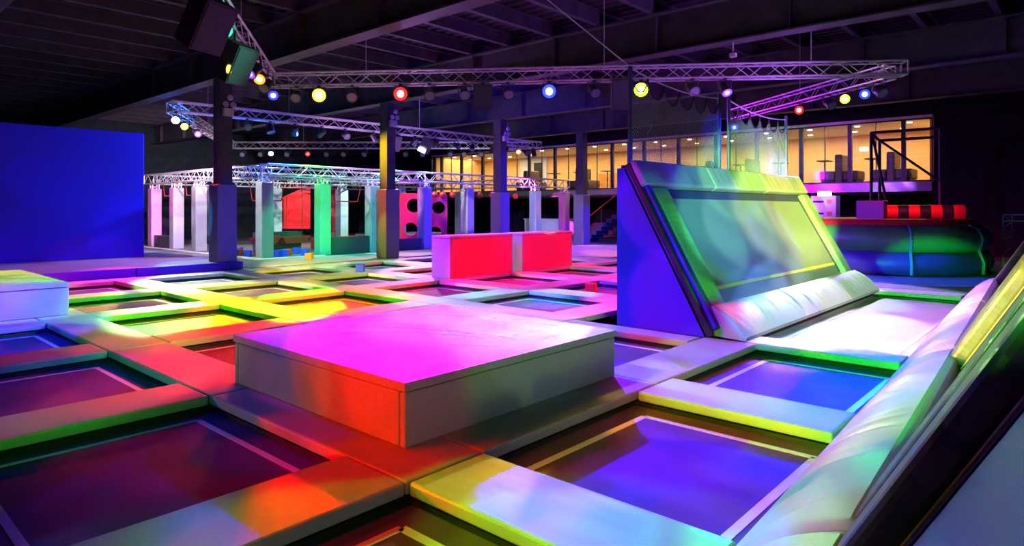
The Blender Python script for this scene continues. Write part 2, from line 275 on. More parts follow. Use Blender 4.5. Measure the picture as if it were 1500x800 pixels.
LIGHTS += [   # added spots, most without a fixture: upward washes under the rafters, washes on the obstacle course, the lounge band and the arena
 ((7.7, 11.0, 3.0), (7.7, 11.6, 5.06), (0.187, 0.055, 0.165), 4.5, .9),
 ((7.7, 19.2, 3.0), (7.7, 19.4, 5.06), (0.165, 0.055, 0.121), 3.5, .9),
 ((13.1, 10.6, 3.0), (13.1, 10.6, 5.06), (0.066, 0.017, 0.187), 4.5, .9),
 ((13.1, 4.0, 3.0), (13.1, 4.0, 5.06), (0.077, 0.011, 0.187), 3.5, .9),
 ((18.5, 10.0, 3.0), (18.5, 10.0, 5.06), (0.055, 0.017, 0.154), 4.0, .9),
 ((18.5, 3.0, 3.0), (18.5, 3.0, 5.06), (0.055, 0.011, 0.154), 4.0, .9),
 ((12.0, 14.5, 2.6), (11.5, 13.0, 4.6), (0.65, 0.24, 1.1), 4.5, .9),
 ((13.0, 24.5, 3.5), (13.0, 24.5, 4.8), (0.360, 0.144, 0.480), 4.5, .9),
 ((19.5, 22.5, 3.5), (19.5, 22.5, 4.8), (0.264, 0.120, 0.540), 4.5, .9),
 ((15.5, 26.5, 4.1), (15.5, 25.5, 0), (0.360, 0.288, 0.432), 5, .8),
 ((12.3, 27.3, 4.1), (11.5, 26.5, 0), (0.384, 0.312, 0.432), 4, .8),
 ((20.3, 23.2, 4.1), (20.3, 23.5, 0), (0.312, 0.264, 0.456), 5, .8),
 ((12.0, 21.8, 4.1), (11.4, 20.6, 3.0), (2.2, 1.5, 1.0), 2.2, .9),
 ((17.0, 21.5, 4.1), (16.4, 20.6, 3.0), (1.5, 1.1, 2.0), 3, .9),
 ((22.0, 21.5, 4.1), (21.6, 20.4, 3.0), (1.1, .9, 2.0), 3, .9),
 ((17.9, 5.75, 3.85), (26.95, 7.5, 2.4), (0.350, 0.100, 0.950), 3, .7),
 ((16.4, 3.9, 3.8), (20.2, 3.9, 1.5), (1.000, 0.060, 0.050), 1.6, .5),
 ((12.6, 7.4, 3.85), (9.6, 5.0, 3.1), (0.9, 2.0, 0.7), 1.8, .8),
 ((6.2, 7.6, 3.6), (4.1, 9.5, 3.95), (.05, .9, .45), 1.2, .6),
 ((13.0, 27.5, 4.1), (17.2, 30.1, 1.6), (1.3, .35, .35), 1.8, .6),
 ((14.5, 19.9, 4.0), (17.4, 21.2, 1.3), (1.2, .3, .6), 1.5, .6),
 ((9.3, 22.9, 4.1), (10.5, 27.5, 2.9), (1.8, 1.0, 1.5), 3, .8),
 ((12.5, 2.6, 2.6), (13.5, 6.5, 4.6), (0.28, 0.07, 0.6), 4.0, .9),
 ((14.0, 17.0, 2.4), (14.5, 19.8, 4.6), (0.6, 0.28, 0.8), 4.2, .9),
]

def spot(pos, aim, col, rad, blend, size=0.05):
    p, a = Vector(pos), Vector(aim)
    d = a - p; L = d.length; d.normalize()
    m = max(col)
    if m <= 1e-5: return None
    lt = bpy.data.lights.new('stage_and_added_spot', 'SPOT')
    lt.color = [c / m for c in col]
    lt.energy = m * 4 * PI * PI * L * L * 1.56
    lt.spot_size = min(2 * math.atan(rad / L), R(150))
    lt.spot_blend = blend
    lt.shadow_soft_size = size
    o = bpy.data.objects.new('stage_and_added_spot', lt); COL.objects.link(o)
    o.location = p
    o.rotation_euler = d.to_track_quat('-Z', 'Y').to_euler()
    return o
for row in LIGHTS: spot(*row)

# ------------------------------------------------------------------ materials
MATS = {}
def mat(name, color, rough=0.5, spec=0.5, metal=0.0, bump=None, emis=None, vary=0.0, alpha=None):
    if name in MATS: return MATS[name]
    if not emis and name not in ('tan_wall', 'cream_ceiling', 'brown_upholstery', 'amber_partition', 'aluminium_truss', 'steel_cable', 'blue_foam', 'red_foam', 'orange_foam'):
        color = tuple(c * .64 for c in color); spec *= .72      # lower reflectance, so less coloured light bounces around the hall
    m = bpy.data.materials.new(name); m.use_nodes = True
    nt = m.node_tree; b = nt.nodes['Principled BSDF']
    b.inputs['Base Color'].default_value = (*color, 1)
    b.inputs['Roughness'].default_value = rough
    b.inputs['Specular IOR Level'].default_value = spec
    b.inputs['Metallic'].default_value = metal
    if emis:
        b.inputs['Emission Color'].default_value = (*emis[:3], 1)
        b.inputs['Emission Strength'].default_value = emis[3]
    tc = None
    if bump or vary:
        tc = nt.nodes.new('ShaderNodeTexCoord')
    if vary:
        nz = nt.nodes.new('ShaderNodeTexNoise'); nz.inputs['Scale'].default_value = 2.3
        nz.inputs['Detail'].default_value = 6
        nt.links.new(tc.outputs['Object'], nz.inputs['Vector'])
        rp = nt.nodes.new('ShaderNodeValToRGB')
        rp.color_ramp.elements[0].position = .3; rp.color_ramp.elements[1].position = .7
        rp.color_ramp.elements[0].color = (*[c * (1 - vary) for c in color], 1)
        rp.color_ramp.elements[1].color = (*[min(1, c * (1 + vary)) for c in color], 1)
        nt.links.new(nz.outputs[0], rp.inputs[0])
        nt.links.new(rp.outputs[0], b.inputs['Base Color'])
    if bump:
        # list of (scale xyz, detail, distance) layers added together
        prev = None
        for (sc, det, dist) in bump:
            mp = nt.nodes.new('ShaderNodeMapping'); mp.inputs['Scale'].default_value = sc
            nt.links.new(tc.outputs['Object'], mp.inputs['Vector'])
            n2 = nt.nodes.new('ShaderNodeTexNoise'); n2.inputs['Scale'].default_value = 1.0
            n2.inputs['Detail'].default_value = det
            nt.links.new(mp.outputs[0], n2.inputs['Vector'])
            bp = nt.nodes.new('ShaderNodeBump'); bp.inputs['Strength'].default_value = 1.0
            bp.inputs['Distance'].default_value = dist
            nt.links.new(n2.outputs[0], bp.inputs['Height'])
            if prev: nt.links.new(prev.outputs[0], bp.inputs['Normal'])
            prev = bp
        nt.links.new(prev.outputs[0], b.inputs['Normal'])
    MATS[name] = m
    return m

VINYL = mat('grey_vinyl', (.42, .42, .435), .5, .22, bump=[((1.3, 1.3, 1.3), 2, .05), ((240, 240, 240), 1, .0012)])
VINYLX = mat('grey_vinyl_creased_x', (.42, .42, .435), .45, .35, bump=[((5, .9, .9), 1, .022), ((1.6, 1.6, 1.6), 1, .02)])
VINYLY = mat('grey_vinyl_creased_y', (.42, .42, .435), .45, .35, bump=[((4.5, 1.0, 1.0), 1, .02), ((1.6, 1.6, 1.6), 1, .02)])
VINYLB = mat('grey_vinyl_box', (.40, .40, .415), .5, .16, bump=[((.8, 2.6, .8), 2, .05), ((260, 260, 260), 1, .001)])
CREASED = mat('grey_vinyl_gathered', (.42, .42, .435), .42, .4, bump=[((3.2, .6, .6), 3, .06), ((9, 1.5, 1.5), 1, .02)])
VINYLD = mat('dark_vinyl', (.06, .06, .075), .4, .5, bump=[((3, 3, 3), 2, .03)])
BLUELITV = mat('blue_lit_vinyl', (.06, .02, .60), .5, .3, bump=[((200, 200, 200), 1, .001)])  # blue light put into the vinyl's base colour
GREENV = mat('green_vinyl', (.10, .42, .12), .36, .5, bump=[((2, 2, 2), 2, .02)])
REDV = mat('red_vinyl', (.80, .03, .03), .4, .5, bump=[((2, 2, 2), 2, .02)])
PURPV = mat('purple_vinyl', (.10, .05, .42), .4, .5, bump=[((2, 2, 2), 2, .02)])
BLACKV = mat('black_vinyl', (.02, .02, .025), .45, .5)
BED = mat('black_mesh_bed', (.14, .085, .20), .58, .10, bump=[((420, 420, 420), 0, .0015), ((.8, .8, .8), 3, .02)], vary=.18)
BEDW = mat('wall_mesh_bed', (.24, .24, .26), .42, .3, bump=[((420, 420, 420), 0, .0015)])
BEDL = mat('long_mesh_bed', (.28, .275, .30), .45, .2, bump=[((420, 420, 420), 0, .0015)], vary=.06)
TAPE = mat('white_tape', (.85, .85, .87), .5, .4)
TAPEG = mat('grey_tape', (.38, .38, .42), .5, .4)
TAPEY = mat('yellow_tape', (.75, .68, .12), .5, .4)
DARK = mat('black_steel', (.018, .018, .02), .45, .4)
GAP = mat('black_webbing', (.008, .008, .01), .7, .2)
STEEL = mat('dark_painted_steel', (.095, .09, .105), .6, .25, vary=.25)
ROOF = mat('dark_roof_sheet', (.04, .037, .045), .7, .2, vary=.3)
ALU = mat('aluminium_truss', (.60, .60, .62), .35, .5, metal=.35)
FLOORM = mat('grey_floor', (.24, .235, .255), .45, .3, vary=.12)
PITM = mat('pit_floor', (.02, .02, .022), .8, .2, vary=.2)
WALLB = mat('black_wall', (.012, .012, .016), .7, .2, vary=.3)
WALLG = mat('dark_green_wall', (.03, .055, .055), .7, .2, vary=.3)
TAN = mat('tan_wall', (.62, .37, .13), .6, .3)
CREAM = mat('cream_ceiling', (.75, .66, .5), .6, .3)
WHITE = mat('white_paint', (.75, .75, .77), .5, .4)
BROWN = mat('brown_upholstery', (.07, .035, .025), .5, .4)
AMBER = mat('amber_partition', (.50, .22, .03), .5, .4)
SILVER = mat('silver_foil_band', (.55, .55, .6), .22, .6, metal=.7, bump=[((.6, .6, .6), 2, .12)])
FOAMB = mat('blue_foam', (.03, .05, .75), .8, .1, bump=[((60, 60, 60), 2, .004)])
FOAMR = mat('red_foam', (.85, .05, .02), .8, .1, bump=[((60, 60, 60), 2, .004)])
FOAMO = mat('orange_foam', (.9, .25, .03), .8, .1, bump=[((60, 60, 60), 2, .004)])
ROPE = mat('dark_rope', (.05, .045, .05), .8, .2)
NETM = mat('grey_netting', (.30, .34, .32), .7, .2)
CABLE = mat('steel_cable', (.5, .5, .55), .4, .5)
GLASSM = bpy.data.materials.new('clear_glass'); GLASSM.use_nodes = True
def _glass():
    nt = GLASSM.node_tree; nt.nodes.clear()
    out = nt.nodes.new('ShaderNodeOutputMaterial'); mx = nt.nodes.new('ShaderNodeMixShader')
    tr = nt.nodes.new('ShaderNodeBsdfTransparent'); gl = nt.nodes.new('ShaderNodeBsdfGlossy')
    gl.inputs['Roughness'].default_value = .03
    tr.inputs['Color'].default_value = (.93, .95, .94, 1)
    mx.inputs[0].default_value = .07
    nt.links.new(tr.outputs[0], mx.inputs[1]); nt.links.new(gl.outputs[0], mx.inputs[2])
    nt.links.new(mx.outputs[0], out.inputs[0])
_glass()

# ------------------------------------------------------------------ mesh helpers
class MB:
    def __init__(s): s.v = []; s.f = []
    def quad(s, *p):
        n = len(s.v); s.v += [tuple(q) for q in p]; s.f.append(tuple(range(n, n + len(p)))); return s
    def hexa(s, b, t):          # bottom ring of four, top ring of four (both counter-clockwise from above)
        n = len(s.v); s.v += [tuple(q) for q in b] + [tuple(q) for q in t]
        s.f += [(n+3, n+2, n+1, n), (n+4, n+5, n+6, n+7)]
        for i in range(4):
            j = (i + 1) % 4; s.f.append((n+i, n+j, n+4+j, n+4+i))
        return s
    def box(s, x0, x1, y0, y1, z0, z1):
        return s.hexa([(x0,y0,z0),(x1,y0,z0),(x1,y1,z0),(x0,y1,z0)], [(x0,y0,z1),(x1,y0,z1),(x1,y1,z1),(x0,y1,z1)])
    def tube(s, p, q, r, n=6, r2=None, cap=True):
        p, q = Vector(p), Vector(q); d = q - p
        if d.length < 1e-6: return s
        r2 = r if r2 is None else r2
        d.normalize(); u = d.orthogonal().normalized(); w = d.cross(u)
        k = len(s.v)
        for c, rr in ((p, r), (q, r2)):
            for i in range(n):
                a = 2 * PI * i / n
                s.v.append(tuple(c + (u * math.cos(a) + w * math.sin(a)) * rr))
        for i in range(n):
            j = (i + 1) % n; s.f.append((k+i, k+j, k+n+j, k+n+i))
        if cap:
            s.f.append(tuple(k + n - 1 - i for i in range(n))); s.f.append(tuple(k + n + i for i in range(n)))
        return s
    def path(s, pts, r, n=5):
        for a, b in zip(pts[:-1], pts[1:]): s.tube(a, b, r, n)
        return s
    def lathe(s, prof, n=16, c=(0, 0, 0)):     # profile [(r, z)] turned about Z
        k = len(s.v)
        for (r, z) in prof:
            for i in range(n):
                a = 2 * PI * i / n; s.v.append((c[0] + r * math.cos(a), c[1] + r * math.sin(a), c[2] + z))
        for m in range(len(prof) - 1):
            for i in range(n):
                j = (i + 1) % n
                s.f.append((k+m*n+i, k+m*n+j, k+(m+1)*n+j, k+(m+1)*n+i))
        s.f.append(tuple(k + n - 1 - i for i in range(n)))
        e = k + (len(prof) - 1) * n; s.f.append(tuple(e + i for i in range(n)))
        return s
    def prism(s, poly, x0, x1):    # polygon of (y, z) pushed along X
        n = len(poly); k = len(s.v)
        s.v += [(x0, y, z) for y, z in poly] + [(x1, y, z) for y, z in poly]
        s.f.append(tuple(k + n - 1 - i for i in range(n))); s.f.append(tuple(k + n + i for i in range(n)))
        for i in range(n):
            j = (i + 1) % n; s.f.append((k+i, k+j, k+n+j, k+n+i))
        return s
    def mesh(s, name, m, smooth=False, fix=True):
        me = bpy.data.meshes.new(name); me.from_pydata(s.v, [], s.f)
        if fix:
            bm = bmesh.new(); bm.from_mesh(me); bmesh.ops.recalc_face_normals(bm, faces=bm.faces); bm.to_mesh(me); bm.free()
        me.materials.append(m)
        if smooth:
            me.polygons.foreach_set('use_smooth', [True] * len(me.polygons))
            me.set_sharp_from_angle(angle=R(40))
        me.update()
        return me
    def build(s, name, m, parent=None, loc=None, smooth=False):
        return link(name, s.mesh(name, m, smooth), parent, loc)

def link(name, me, parent=None, loc=None, rot=None):
    o = bpy.data.objects.new(name, me); COL.objects.link(o)
    if parent is not None: o.parent = parent
    if loc is not None: o.location = loc
    if rot is not None: o.rotation_euler = rot
    return o

def tag(o, label=None, cat=None, group=None, kind=None):
    if label: o['label'] = label
    if cat: o['category'] = cat
    if group: o['group'] = group
    if kind: o['kind'] = kind
    return o

def thing(name, label, cat, loc=(0, 0, 0), rz=0, group=None):
    o = bpy.data.objects.new(name, None); COL.objects.link(o)
    o.empty_display_size = .1
    o.location = loc; o.rotation_euler = (0, 0, rz)
    return tag(o, label, cat, group)

def struct(name, mb, m, parent=None, smooth=False):
    o = mb.build(name, m, parent, smooth=smooth)
    if parent is None: o['kind'] = 'structure'
    return o

SOFT = {}
def soft_mesh(name, sx, sy, sz, m, bev=.02, seg=2):
    key = (name, round(sx, 3), round(sy, 3), round(sz, 3), m.name, bev)
    if key in SOFT: return SOFT[key]
    bm = bmesh.new(); bmesh.ops.create_cube(bm, size=1)
    for v in bm.verts: v.co = Vector((v.co.x * sx, v.co.y * sy, (v.co.z + .5) * sz))
    bmesh.ops.bevel(bm, geom=list(bm.edges), offset=bev, segments=seg, profile=.5, affect='EDGES')
    me = bpy.data.meshes.new(name); bm.to_mesh(me); bm.free(); me.materials.append(m)
    SOFT[key] = me
    return me
def soft_box(name, x0, x1, y0, y1, z0, z1, m, parent=None, bev=.02, seg=2):
    me = soft_mesh(name, x1 - x0, y1 - y0, z1 - z0, m, bev, seg)
    return link(name, me, parent, ((x0 + x1) / 2, (y0 + y1) / 2, z0))

# ================================================================== THE HALL
PITZ = -0.22
fl = MB()
fl.box(-9, 34, -8, -.9, -.4, 0); fl.box(-9, 34, 16.93, 40, -.4, -.002)
fl.box(17.75, 34, -.9, 16.93, -.4, 0); fl.box(-9, -3, -.9, 16.93, -.4, 0)
fl.box(14.95, 17.75, -.9, 5.62, -.4, 0)
struct('floor', fl, FLOORM)
pt = MB(); pt.box(-3, 14.95, -.9, 5.62, -.4, PITZ); pt.box(-3, 17.75, 5.62, 16.93, -.4, PITZ)
struct('floor_pit', pt, PITM)
struct('wall_back', MB().box(33.4, 33.7, -8, 40, 0, 6.9), WALLB)
struct('wall_left', MB().box(-9, 33.4, 37.5, 37.8, 0, 6.9), WALLG)
struct('wall_right', MB().box(-9, 33.4, -5.3, -5, 0, 6.9), WALLB)
struct('wall_front', MB().box(-9.3, -9, -5, 37.5, 0, 6.9), WALLB)
# partition closing the storey right of the lounge, and the dark wall on its other side
struct('wall_partition_right', MB().box(27, 27.3, -5, 4.25, 0, 6.5), WALLB)
struct('wall_partition_left', MB().box(27, 27.3, 31.1, 37.5, 0, 6.5), WALLB)

# roof: trapezoid sheeting, purlins along X, rafters along Y
roof = MB()
x = -9.0
prof = []
while x < 33.6:
    prof += [(x, 6.34), (x + .12, 6.34), (x + .16, 6.39), (x + .28, 6.39)]
    x += .32
for (xa, za), (xb, zb) in zip(prof[:-1], prof[1:]):
    roof.quad((xa, -5.3, za), (xb, -5.3, zb), (xb, 37.8, zb), (xa, 37.8, za))
ceil = tag(link('ceiling', roof.mesh('ceiling', ROOF, fix=False)), kind='structure')
pm = MB()
pm.box(0, 42.4, -.035, .035, .03, .31); pm.box(0, 42.4, -.035, .10, .0, .03); pm.box(0, 42.4, -.10, .035, .30, .33)
pme = pm.mesh('purlin', STEEL)
y = -4.2
while y < 37:
    link('purlin', pme, ceil, (-9, y, 6.0)); y += 1.45
bmz = MB()
bmz.box(-.19, .19, 0, 42.8, 0, .035); bmz.box(-.02, .02, 0, 42.8, .035, .88); bmz.box(-.19, .19, 0, 42.8, .88, .92)
k = 1.0
while k < 42:
    bmz.box(-.17, .17, k, k + .02, .035, .88); k += 2.9
bme = bmz.mesh('rafter', STEEL)
for xx in (2.3, 7.7, 13.1, 18.5, 23.9, 29.3):
    link('rafter', bme, ceil, (xx, -5.3, 5.06))

# steel columns carrying the rafters
def column(x, y, z0, label):
    t = thing('column', label, 'column', (x, y, z0), group='steel columns under the rafters')
    s = MB(); h = 5.06 - z0
    s.box(-.17, .17, -.19, -.165, 0, h); s.box(-.17, .17, .165, .19, 0, h); s.box(-.012, .012, -.165, .165, 0, h)
    s.box(-.165, -.155, -.165, .165, 0, h)
    s.build('steel_section', STEEL, t)
    soft_box('column_pad', -.26, .26, -.28, .28, 0, 2.25 - z0, COLP, t, .03)
    s2 = MB(); s2.tube((.192, 0, 2.3 - z0), (.192, 0, h - .12), .02, 6)
    s2.build('conduit', CABLE, t)
    return t
COLP = mat('column_pad_vinyl', (.24, .22, .27), .45, .4, bump=[((2, 2, 2), 2, .03)])
column(7.7, 17.25, .2, 'padded steel column standing on the low platform beside the blue wall')
column(13.1, 17.25, 0, 'padded steel column beside the green-lit obstacle post and orange cube')
column(18.5, 17.25, 0, 'padded steel column behind the two red vault blocks')
column(23.9, 17.25, 0, 'padded steel column standing before the stairs under the lounge')
def emergency_light(x, y, z, label):
    t = thing('emergency_light', label, 'emergency light', (x, y, z), group='twin-head emergency lights on columns')
    soft_box('housing', -.13, .13, -.06, .06, 0, .2, WHITE, t, .01)
    for sx in (-.1, .1):
        h = MB(); h.lathe([(.03, 0), (.075, .03), (.08, .06)], 12)
        link('lamp_head', h.mesh('lamp_head', WHITE, True), t, (sx, -.04, .28), (R(80), 0, 0))
        MB().tube((sx, 0, .2), (sx, -.02, .28), .012, 5).build('neck', WHITE, t)
    h = MB(); h.lathe([(.05, 0), (.08, .05), (.06, .1)], 12); link('siren', h.mesh('siren', WHITE, True), t, (0, -.06, .46), (R(80), 0, 0))
for xx, zz, lb in ((7.7, 4.05, 'white twin-head emergency light on the column by the blue wall'),
                   (13.1, 4.28, 'white twin-head emergency light on the column by the orange cube'),
                   (18.5, 4.22, 'white twin-head emergency light on the column behind the red vault blocks')):
    emergency_light(xx + .02, 17.25 - .275, zz, lb)

# low platform with the big blue-lit wall
pl = thing('platform', 'low lavender carpeted platform with a blue-lit padded front under the blue wall', 'platform', (2.5, 19, 0))
soft_box('deck', -5.5, 5.6, -1.995, 6.6, 0, .2, FLOORM, pl, .01)
for a, b in ((-5.5, .35), (.37, 3.0), (3.02, 5.6)):
    soft_box('front_pad', a, b, -2.07, -2.0, 0, .2, BLUELITV, pl, .01)
bw = thing('blue_lit_wall', 'tall plain blue-lit padded wall standing on the low platform', 'wall panel', (2, 20.9, .202))
soft_box('panel', -5, 5.0, 0, .25, 0, 3.63, BLUELITV, bw, .012)
MB().box(-5, 5, .25, .5, 0, .12).build('foot_rail', DARK, bw)

# ================================================================== TRAMPOLINE FIELD
XN = [2.41 + 2.43 * i for i in range(-1, 8)]      # index i+1
def X(i): return 2.41 + 2.43 * i
def Y(j): return 3.0 + 2.643 * j
PW = .65
PADZ = -.085
ROW0 = {-1: -.02, 0: 2.42, 1: 4.97, 2: 7.70, 3: 14.3}
def pad(x0, x1, y0, y1, label, group, m=VINYL):
    me = soft_mesh('foam_pad', x1 - x0 - .012, y1 - y0 - .012, -PADZ, m, .018, 2)
    return tag(link('foam_pad', me, None, ((x0 + x1) / 2, (y0 + y1) / 2, PADZ)), label, 'pad', group)
def trampoline(x0, x1, y0, y1, label, group, bed=None, inset=.17, tape=TAPE, tw=.05):
    bed = bed or BED
    t = thing('trampoline', label, 'trampoline', ((x0 + x1) / 2, (y0 + y1) / 2, PITZ), group=group)
    a, b = (x1 - x0) / 2 + .05, (y1 - y0) / 2 + .05
    f = MB(); zt = PADZ - PITZ - .003
    f.box(-a - .03, a + .03, -b - .03, -b + .03, 0, zt - .01); f.box(-a - .03, a + .03, b - .03, b + .03, 0, zt - .01)
    f.box(-a - .03, -a + .03, -b + .03, b - .03, 0, zt - .01); f.box(a - .03, a + .03, -b + .03, b - .03, 0, zt - .01)
    f.build('frame', DARK, t)
    zb = zt - .045
    bb = MB()
    bb.quad((-a + .03, -b + .03, zb), (a - .03, -b + .03, zb), (a - .03, b - .03, zb), (-a + .03, b - .03, zb))
    bo = bb.build('bed', bed, t)
    ia, ib = a - .05 - inset, b - .05 - inset
    for (p, q, r, s) in ((-ia, ia, -ib - tw/2, -ib + tw/2), (-ia, ia, ib - tw/2, ib + tw/2), (-ia - tw/2, -ia + tw/2, -ib, ib), (ia - tw/2, ia + tw/2, -ib, ib)):
        MB().box(p, q, r, s, zb + .001, zb + .004).build('tape_line', tape, bo)
    return t
GP = 'foam pads between the floor trampolines'
GT = 'sunken floor trampolines'
ROWS = {1: 'big box row', 2: 'row behind the big box', 3: 'vault block row', 4: 'row past the vaults', 5: 'last row by the platform'}
COLS = {-1: 'outer left border', 0: 'lavender block column', 1: 'big box column', 2: 'column next to the box', 3: 'ramp end column', 4: 'nearer vault column', 5: 'further vault column', 6: 'column past the vaults'}
TL = {(0, 0): 'black trampoline at the foot of the orange pad tip, before the big box',
      (0, 1): 'black trampoline with white tape lines along the left face of the big box',
      (0, 2): 'purple-lit trampoline one pad further than the one beside the big box',
      (0, 3): 'blue-lit trampoline right before the lavender block',
      (1, 2): 'reddish trampoline half hidden behind the far left corner of the big box',
      (1, 3): 'orange-lit trampoline with a white sheen in the third row past the box',
      (2, 1): 'violet-lit trampoline between the big box and the blue end of the ramp',
      (3, 2): 'lavender-lit trampoline framed by cyan pads behind the big box',
      (2, 3): 'plain orange-lit trampoline enclosed by yellow pads behind the big box',
      (3, 3): 'magenta-lit trampoline at the near end of the red vault blocks',
      (4, 3): 'magenta-lit trampoline directly before the nearer red vault block',
      (5, 3): 'pink-lit trampoline before the further red vault block',
      (3, 4): 'violet-lit trampoline with the blue foam cube at its rim'}
PLX = {(0, 0): 'pad with teal side and orange tip pointing at the big box corner',
       (1, 0): 'dark creased pad under the front face of the big box',
       (2, 0): 'lilac pad between the big box and the ramp foot',
       (0, 1): 'salmon pad with green side between two purple trampolines',
       (0, 2): 'brownish pad before the blue-lit trampoline',
       (1, 3): 'lime and yellow pad with a gathered side seam',
       (1, 2): 'orange pad with teal side just behind the big box left corner',
       (2, 3): 'bright yellow pad behind the orange-lit trampoline'}
PLY = {(0, 1): 'purple and dark red pad under the left face of the big box',
       (0, 2): 'salmon creased pad leading off from the far left box corner',
       (0, 3): 'pad fading from salmon to cyan towards the lavender block',
       (1, 3): 'yellow pad with a green side between the two orange-lit trampolines',
       (2, 2): 'pale pad hidden mostly behind the big box top',
       (3, 2): 'cyan pad beside the lavender-lit trampoline'}
imax = {1: 2, 2: 6, 3: 6, 4: 6, 5: 6}
for j in range(1, 6):
    for i in range(0, imax[j] + 1):
        if (i, j) != (1, 1):
            x0, x1, y0, y1 = X(i - 1) + PW, X(i), Y(j - 1) + PW, Y(j)
            trampoline(x0, x1, y0, y1, TL.get((i, j), 'sunken black trampoline, %s, %s' % (ROWS[j], COLS[i])), GT)
        # pad along X on the far side of the cell, pad along Y on its right
        pad(X(i - 1) + PW, X(i), Y(j), Y(j) + PW, PLX.get((i, j), 'grey pad running towards the lounge, %s, %s' % (ROWS[j], COLS[i])), GP)
        if not (j == 1 and i == 2):
            pad(X(i), X(i) + PW, Y(j - 1) + (.66 if (i, j) == (1, 1) else 0), Y(j), PLY.get((i, j), 'grey pad running towards the platform, %s, %s' % (ROWS[j], COLS[i])), GP)
    if j >= 1:
        pad(X(-1), X(-1) + PW, Y(j - 1), Y(j), 'grey pad on the outer left border, ' + ROWS[j], GP)
for i in range(-1, 7):
    pad(X(i), X(i) + PW, Y(5), Y(5) + PW, 'small grey corner pad by the platform, ' + COLS[i], GP)
for i in (3, 4, 5, 6):
    pad(X(i - 1) + PW, X(i), Y(1), Y(1) + PW, 'grey pad behind the back of the ramp, ' + COLS[i], GP)
# row beside the padded right wall
def wallY(x): return 1.13 + .045 * x        # inner edge of the long sloping pad
for i, x0, x1, lab in ((0, .64, 2.42, TL[(0, 0)]), (1, 3.06, 4.97, 'violet-lit trampoline with a red shadow along the big box front'),
                       (2, 5.61, 7.70, 'violet trampoline between two cross pads beside the long sloping pad')):
    trampoline(x0, x1, wallY(x0) - .02, 3.0, lab, GT, inset=.2, tw=.06)
pad(.64, 2.42, 3.0, 3.65, PLX[(0, 0)], GP)
pad(3.06, 5.33, 3.0, 3.65, PLX[(1, 0)], GP, VINYLX)
pad(5.33, 7.68, 3.0, 3.65, PLX[(2, 0)], GP)
pad(X(-1), X(-1) + PW, .3, 3.0, 'grey pad on the outer left border before the big box row', GP)
pad(2.42, 3.06, wallY(3.06) + .01, 3.0, 'pad with a yellow tip and lilac and mint middle before the big box', GP, VINYLX)
pad(4.97, 5.61, wallY(5.6) + .01, 2.995, 'pink to mint cross pad with a yellow side beside the long sloping pad', GP)
pad(7.70, 8.18, wallY(8.18) + .01, 3.16, 'lilac cross pad with a green side at the ramp foot', GP)
pad(7.26, 7.62, 3.66, Y(1), 'lilac pad along the blue end of the ramp', GP)
lt = trampoline(8.18, 14.3, wallY(9) + .02, 3.3, 'long pale pink trampoline running between the ramp and the right wall', GT, BEDL, .22, TAPEG, .06)
pad(14.3, 14.9, wallY(14.9) + .01, 3.5, 'blue-lit pad closing the far end of the long trampoline', GP)

